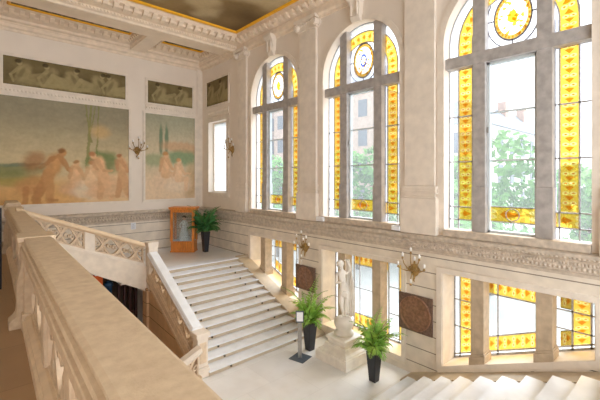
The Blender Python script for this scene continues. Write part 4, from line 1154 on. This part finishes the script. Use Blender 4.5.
# figure: x across, -y towards viewer
V = [P(.0, 0, 1.08), P(-.02, .0, 1.24), P(-.05, -.01, 1.42), P(-.06, 0, 1.55), P(-.075, -.01, 1.63),           # pelvis waist chest neck-base neck
     P(-.095, -.03, 1.71), P(-.105, -.04, 1.79),                                                             # head, bowed to the left
     P(-.085, -.01, 1.0), P(-.08, -.09, .76), P(-.03, .0, .53),                                            # free leg, knee forward
     P(.085, 0, 1.0), P(.06, .01, .76), P(.05, .02, .50),                                                   # weight leg
     P(-.03, -.09, .48), P(.05, -.08, .47),                                                                 # feet
     P(-.21, 0, 1.50), P(-.24, -.05, 1.30), P(-.10, -.14, 1.34),                                             # arm folded over the chest
     P(.10, 0, 1.53), P(.19, -.02, 1.67), P(.08, -.03, 1.86)]                                                # arm raised above the head
E_ = [(0,1),(1,2),(2,3),(3,4),(4,5),(5,6),(0,7),(7,8),(8,9),(9,13),(0,10),(10,11),(11,12),(12,14),(3,15),(15,16),(16,17),(3,18),(18,19),(19,20)]
Rd = [.125, .092, .115, .085, .045, .078, .065, .09, .062, .038, .09, .062, .038, .033, .033, .05, .04, .028, .05, .04, .028]
skin('body', V, E_, Rd, M_marble, su)
g = G(); g.sphere(Vector(P(-.11, .01, 1.775)), .105, 14, 1, 1, 1.0); g.sphere(Vector(P(-.15, .07, 1.73)), .06, 10); g.build('hair', M_marble, su, True)
g = G(); g.tube([P(-.115, -.105, 1.765), P(-.12, -.14, 1.725), P(-.118, -.115, 1.715)], [.012, .016, .008], 6)
for s_ in (-1, 1): g.sphere(Vector(P(-.112+s_*.034, -.11, 1.755)), .013, 8)
g.tube([P(-.145, -.105, 1.68), P(-.117, -.117, 1.68), P(-.09, -.105, 1.68)], [.006, .011, .006], 6); g.build('face', M_marble, su, True)
# fingers
for (h, dv) in ((P(.08, -.03, 1.86), Vector((-.9, -.1, .2))), (P(-.10, -.14, 1.34), Vector((.9, -.1, .3)))):
    g = G(); h = Vector(h); dv = (Qs@dv).normalized(); sd = dv.cross(UP).normalized()
    for k in range(4): g.tube([h, h+dv*.05+sd*(k-1.5)*.014, h+dv*(.085-.006*abs(k-1.3))+sd*(k-1.5)*.015-UP*.012], [.013, .010, .006], 6)
    g.tube([h, h+dv*.03-sd*.035, h+dv*.05-sd*.045], [.013, .010, .006], 6); g.build('hand', M_marble, su, True)
# drapery falling from the raised hand down the right side to the base
g = G(); rows = []
for i in range(19):
    t0 = i/18; z = 1.88-1.42*t0; row = []; cxr = .11+.09*math.sin(min(1, t0*1.6)*PI*.5)-.04*max(0, t0-.6); wr = .05+.13*min(1, t0*1.4)
    for j in range(19):
        t = j/18; x = cxr+wr*(t-.5)*1.5+.012*math.sin(t*24+i*.25); y = .05+.10*math.cos((t-.5)*3)*(.3+t0)*.6-.10*t0*t+.022*math.cos(t*24+i*.2)
        row.append(P(x, y, z))
    rows.append(row)
g.loft(rows); dr = g.build('drapery', M_marble, su, True)
sm = dr.modifiers.new('solid', 'SOLIDIFY'); sm.thickness = .03
g = G(); rows = []
for i in range(5):
    a = i/4; rows.append([P((.155-.02*a)*math.cos(t)+.0, (.14-.02*a)*math.sin(t), 1.08-.14*a+.03*math.sin(3*t)+.02*math.sin(9*t)) for t in [2*PI*k/28 for k in range(28)]])
g.loft(rows, True); hb = g.build('hip_drape', M_marble, su, True); sm = hb.modifiers.new('solid', 'SOLIDIFY'); sm.thickness = .03

# ---------------------------------------------------------------- info stand
ix, iy = 6.74, 7.42
inf = thing('info_stand', (ix, iy, 0), 'slim steel information stand on a square grey base plate', 'stand')
ra = math.radians(14)
g = G(); g.obox((ix, iy, 0), .46, .46, .012, ra); g.build('base_plate', M_plate, inf)
Qi = Matrix.Rotation(math.radians(-42), 3, 'Z')
def ib(g, x0, x1, y0, y1, z0, z1, dy=0):
    o = Vector((ix-.02, iy, 0)); g.hexa([o+Qi@Vector(p) for p in [(x0,y0,z0),(x1,y0,z0),(x1,y1,z0),(x0,y1,z0)]], [o+Qi@Vector(p) for p in [(x0,y0+dy,z1),(x1,y0+dy,z1),(x1,y1+dy,z1),(x0,y1+dy,z1)]])
g = G(); ib(g, -.055, .055, -.02, .02, .012, 1.0); g.build('post', M_steel, inf, bevel=.004)
g = G(); ib(g, -.11, .11, -.05, -.03, .98, 1.28, .06); pn = g.build('sign_panel', M_plate, inf, bevel=.004)
g = G(); ib(g, -.085, .085, -.053, -.050, 1.02, 1.25, .047); g.build('sheet', M_paper, pn)

# ---------------------------------------------------------------- wall lights
def sconce_proto():
    """built against the plane x=0, projecting to -x"""
    r = thing('wall_sconce', (0, 0, 0), 'x', 'wall light', 'brass wall sconces')
    g = G(); m = Matrix(((0,0,-1),(1,0,0),(0,1.35,0)))
    g.lathe([(.135, 0), (.145, .02), (.12, .035), (.125, .05), (.09, .06), (.07, .10), (.03, .13), (.01, .14)], (0, 0, 0), 18, m); g.build('backplate', M_brass, r, True)
    g = G(); g.tube([(-.03, 0, -.15), (-.05, 0, -.24), (-.03, .03, -.30), (-.03, 0, -.36)], [.035, .03, .025, .008], 8)
    for s in (-1, 1): g.tube([(-.03, s*.05, .12), (-.05, s*.16, .06), (-.05, s*.2, -.02), (-.05, s*.14, -.07)], [.018, .02, .016, .006], 6)
    g.build('leaf_ornament', M_brass, r, True)
    for (y, z) in ((0, .52), (-.27, .36), (.27, .34), (-.42, .10), (.42, .06), (-.12, .27), (0, -.40)):
        g = G(); e = Vector((-.24, y, z)); g.tube([(-.08, 0, 0), (-.20, y*.4, z*.2-.03), (-.25, y*.8, z*.62-.02), e], [.022, .017, .015, .014], 6)
        g.lathe([(.012, -.03), (.035, -.005), (.042, .0), (.03, .01), (.022, .05)], e, 10); a = g.build('arm', M_brass, r, True)
        g = G(); g.lathe([(.018, .05), (.03, .08), (.036, .115), (.028, .15), (.01, .175)], e, 10); g.build('bulb', M_bulb, a, True)
    return r
p0 = sconce_proto(); p0.location = (XW, 4.86, 2.62); p0['label'] = 'brass sconce on the wall above the nearer bronze plaque'
p0.scale = (.85,)*3
p1 = dup(p0, (XW, 8.86, 2.62), 0, 'brass sconce above the bronze plaque half hidden by the fern')
p2 = dup(p0, (XW, 13.36, 6.12), 0, 'brass sconce beside the tall white frosted opening')
p3 = dup(p0, (5.31, YB, 6.08), math.radians(90), 'brass sconce on the strip between the two pastoral murals')

# ---------------------------------------------------------------- bronze plaques
def plaque(yc, zc, w, h, label):
    t = thing('bronze_plaque', (XW-.02, yc, zc), label, 'plaque', 'bronze relief plaques')
    g = G(); g.box(XW-.05, XW, yc-w/2, yc+w/2, zc-h/2, zc+h/2); g.build('back_slab', M_bronze, t, bevel=.008)
    g = G(); m = Matrix(((0,0,-1),(1,0,0),(0,1,0)))
    r = min(w, h)*.47
    prf = [(r, .03), (r, .07), (r*.97, .085), (r*.91, .085), (r*.89, .062)]+[(r*(.89-.88*k/12), .064) for k in range(1, 13)]
    g.lathe(prf, (XW, yc, zc), 56, m)
    for v in g.bm.verts:
        q = math.hypot(v.co.y-yc, v.co.z-zc)/r
        if q < .84 and v.co.x < XW-.05: v.co.x -= .035*max(0, noise.noise(Vector((v.co.y*6.5, v.co.z*4.5, yc)))+.25)
    g.build('relief_disc', M_bronze2, t, True)
plaque(4.84, 1.54, .92, .92, 'dark bronze plaque with a round relief right of the statue')
plaque(8.85, 1.62, .92, .80, 'dark bronze plaque on the wall behind the left fern')

# paper notice on the back wall
nt_ = thing('paper_notice', (5.15, YB-.03, 2.9), 'white paper notice fixed to the back wall above the balustrade', 'notice')
g = G(); g.box(5.05, 5.25, YB-.04, YB-.03, 2.77, 3.05); g.build('sheet', M_paper, nt_)
g = G()
for i in range(5): g.box(5.075, 5.225-.03*(i % 2), YB-.043, YB-.04, 2.81+.045*i, 2.825+.045*i)
g.build('text_lines', M_ink, nt_)
# small pale box on the ledge by the middle pilaster base
g = G(); g.obox((XW-.10, 8.05, 3.57), .16, .30, .13); tag(g.build('ledge_box', M_paper, bevel=.01), 'small pale box on the ledge at the foot of the middle pilaster', 'box')
g = G(); g.obox((XW-.10, 5.32, 3.57), .16, .24, .12); tag(g.build('ledge_box', M_paper, bevel=.01), 'small pale box on the ledge left of the nearest pilaster', 'box')

# ---------------------------------------------------------------- outside
g = G(); g.box(9.2, 90, -40, 70, -3.0, -2.6)
g.build('ground', mat('pale_paving', lin(196, 196, 192), .9, .4, .06), kind='structure')
M_brick = mat('rose_brick', lin(214, 190, 174), .9, 3, .1); M_pale = mat('pale_render', lin(232, 226, 216), .9, 2, .05)
M_slate = mat('slate_roof', lin(140, 146, 156), .8, 4, .1); M_dglass = mat('dark_pane', lin(120, 128, 138), .2, 3, .1); M_red = mat('brick_chimney', lin(206, 170, 152), .9, 5, .1)
def building(x0, x1, y0, y1, h, m, label, faces, rows, nw_, chim):
    b = thing('town_building', ((x0+x1)/2, (y0+y1)/2, -2.6), label, 'building')
    g = G(); g.box(x0, x1, y0, y1, -2.6, h); g.build('wall', m, b)
    g = G(); a = [(x0-.3, y0-.3, h), (x1+.3, y0-.3, h), (x1+.3, y1+.3, h), (x0-.3, y1+.3, h)]; t = [(x0+2, y0+2, h+2.6), (x1-2, y0+2, h+2.6), (x1-2, y1-2, h+2.6), (x0+2, y1-2, h+2.6)]
    g.hexa(a, t); g.build('roof', M_slate, b)
    for cx_, cy_ in chim:
        g = G(); g.box(cx_-.5, cx_+.5, cy_-.4, cy_+.4, h, h+3.3); g.build('chimney', M_red, b)
    for face in faces:
        for r in range(rows):
            for k in range(nw_):
                z = -2.6+1.2+(h+2.6-1)*r/rows; g = G(); 
                if face == 'X':
                    y = y0+(y1-y0)*(k+.5)/nw_; g.box(x0-.06, x0, y-.6, y+.6, z, z+1.9)
                else:
                    x = x0+(x1-x0)*(k+.5)/nw_; g.box(x-.6, x+.6, y0-.06, y0, z, z+1.9)
                wd = g.build('window', M_dglass, b)
building(34, 60, 13.5, 24, 10.0, M_pale, 'pale town building seen through the right-hand arched window', ['Y', 'X'], 4, 8, [(38, 15), (44, 15), (50, 15)])
building(33, 48, 24.4, 42, 15, M_brick, 'rose brick town building seen through the middle arched window', ['X', 'Y'], 5, 6, [(35, 28), (36, 37)])
building(30, 46, 43, 66, 15, M_brick, 'rose brick town building seen through the farthest arched window', ['X', 'Y'], 5, 7, [(33, 50)])
M_tree = mat('tree_leaf', lin(120, 176, 84), .8, .6, .2, col2=lin(84, 140, 60)); M_bark = mat('bark', lin(100, 84, 66), .9, 6, .2)
def tree(x, y, h, w, label, seed):
    rn = random.Random(seed); t = thing('street_tree', (x, y, -2.6), label, 'tree', 'trees outside the windows')
    g = G(); g.tube([(x, y, -2.6), (x+.1, y, -1.), (x, y+.1, h*.5-2.6)], [.22, .16, .1], 8); g.build('trunk', M_bark, t, True)
    g = G()
    cl = [(rn.gauss(0, .33)*w, rn.gauss(0, .33)*w, rn.uniform(-.32, .36)*h) for _ in range(14)]
    for i in range(2600):
        c_ = cl[i % 14]; d = Vector((rn.gauss(0, 1), rn.gauss(0, 1), rn.gauss(0, 1))).normalized()*w*.30*rn.uniform(.75, 1.05)
        p = Vector((x+c_[0], y+c_[1], -2.6+h*.62+c_[2]))+d
        if p.z < -1.2: continue
        a = Vector((rn.gauss(0, 1), rn.gauss(0, 1), rn.gauss(0, 1))).normalized(); b_ = a.orthogonal().normalized(); s = rn.uniform(.2, .36)
        g.bm.faces.new([g.v(p-a*s), g.v(p-b_*s*.6), g.v(p+a*s), g.v(p+b_*s*.6)])
    g.build('crown', M_tree, t)
tree(25, 9.3, 9.6, 4.6, 'leafy green tree outside the centre light of the nearest arched window', 1)
tree(28, 4.6, 9.0, 4.0, 'leafy green tree outside the right edge of nearest arched window', 2)
tree(24, 19.3, 9.4, 4.4, 'leafy green tree outside the middle arched window', 3)
tree(22, 27.5, 9., 4.2, 'leafy green tree outside the farthest arched window', 4)
tree(29, 14.6, 9., 3.6, 'leafy green tree outside left side light of nearest arched window', 5)

# ---------------------------------------------------------------- sky light
w = bpy.data.worlds.new('sky'); SC.world = w; w.use_nodes = True
N = w.node_tree.nodes; L = w.node_tree.links; bg = N['Background']
tc = N.new('ShaderNodeTexCoord'); dt = N.new('ShaderNodeVectorMath'); dt.operation = 'DOT_PRODUCT'
L.new(tc.outputs['Generated'], dt.inputs[0]); dt.inputs[1].default_value = Vector((.86, .10, .5)).normalized()
mr = N.new('ShaderNodeMapRange'); L.new(dt.outputs['Value'], mr.inputs[0])
mr.inputs[1].default_value = -.4; mr.inputs[2].default_value = .9; mr.inputs[3].default_value = 1.9; mr.inputs[4].default_value = 2.2
bg.inputs[0].default_value = (.93, .965, 1, 1); L.new(mr.outputs[0], bg.inputs[1])

sl = bpy.data.lights.new('sun', 'SUN'); so = bpy.data.objects.new('sun', sl); COL.objects.link(so)
sl.energy = 11.0; sl.angle = math.radians(55); sl.color = (.86, .93, 1)
so.rotation_euler = Vector((.74, .0, .70)).to_track_quat('Z', 'Y').to_euler(); so.location = (20, 6, 20)

# ---------------------------------------------------------------- camera
cam = bpy.data.cameras.new('camera'); co = bpy.data.objects.new('camera', cam); COL.objects.link(co)
co.location = (0, 0, 4.9); co.rotation_euler = (PI/2, 0, math.radians(-42.2))
cam.sensor_width = 36; cam.lens = 36*366.9/600; cam.shift_y = -21.54/600; cam.clip_start = .05; cam.clip_end = 500
SC.camera = co
SC.view_settings.view_transform = 'Standard'; SC.view_settings.look = 'None'; SC.view_settings.gamma = 1
SC.view_settings.exposure = 0.98; SC.view_settings.use_curve_mapping = False
SC.cycles.max_bounces = 10; SC.cycles.diffuse_bounces = 6; SC.cycles.transparent_max_bounces = 16
SC.cycles.sample_clamp_indirect = 6
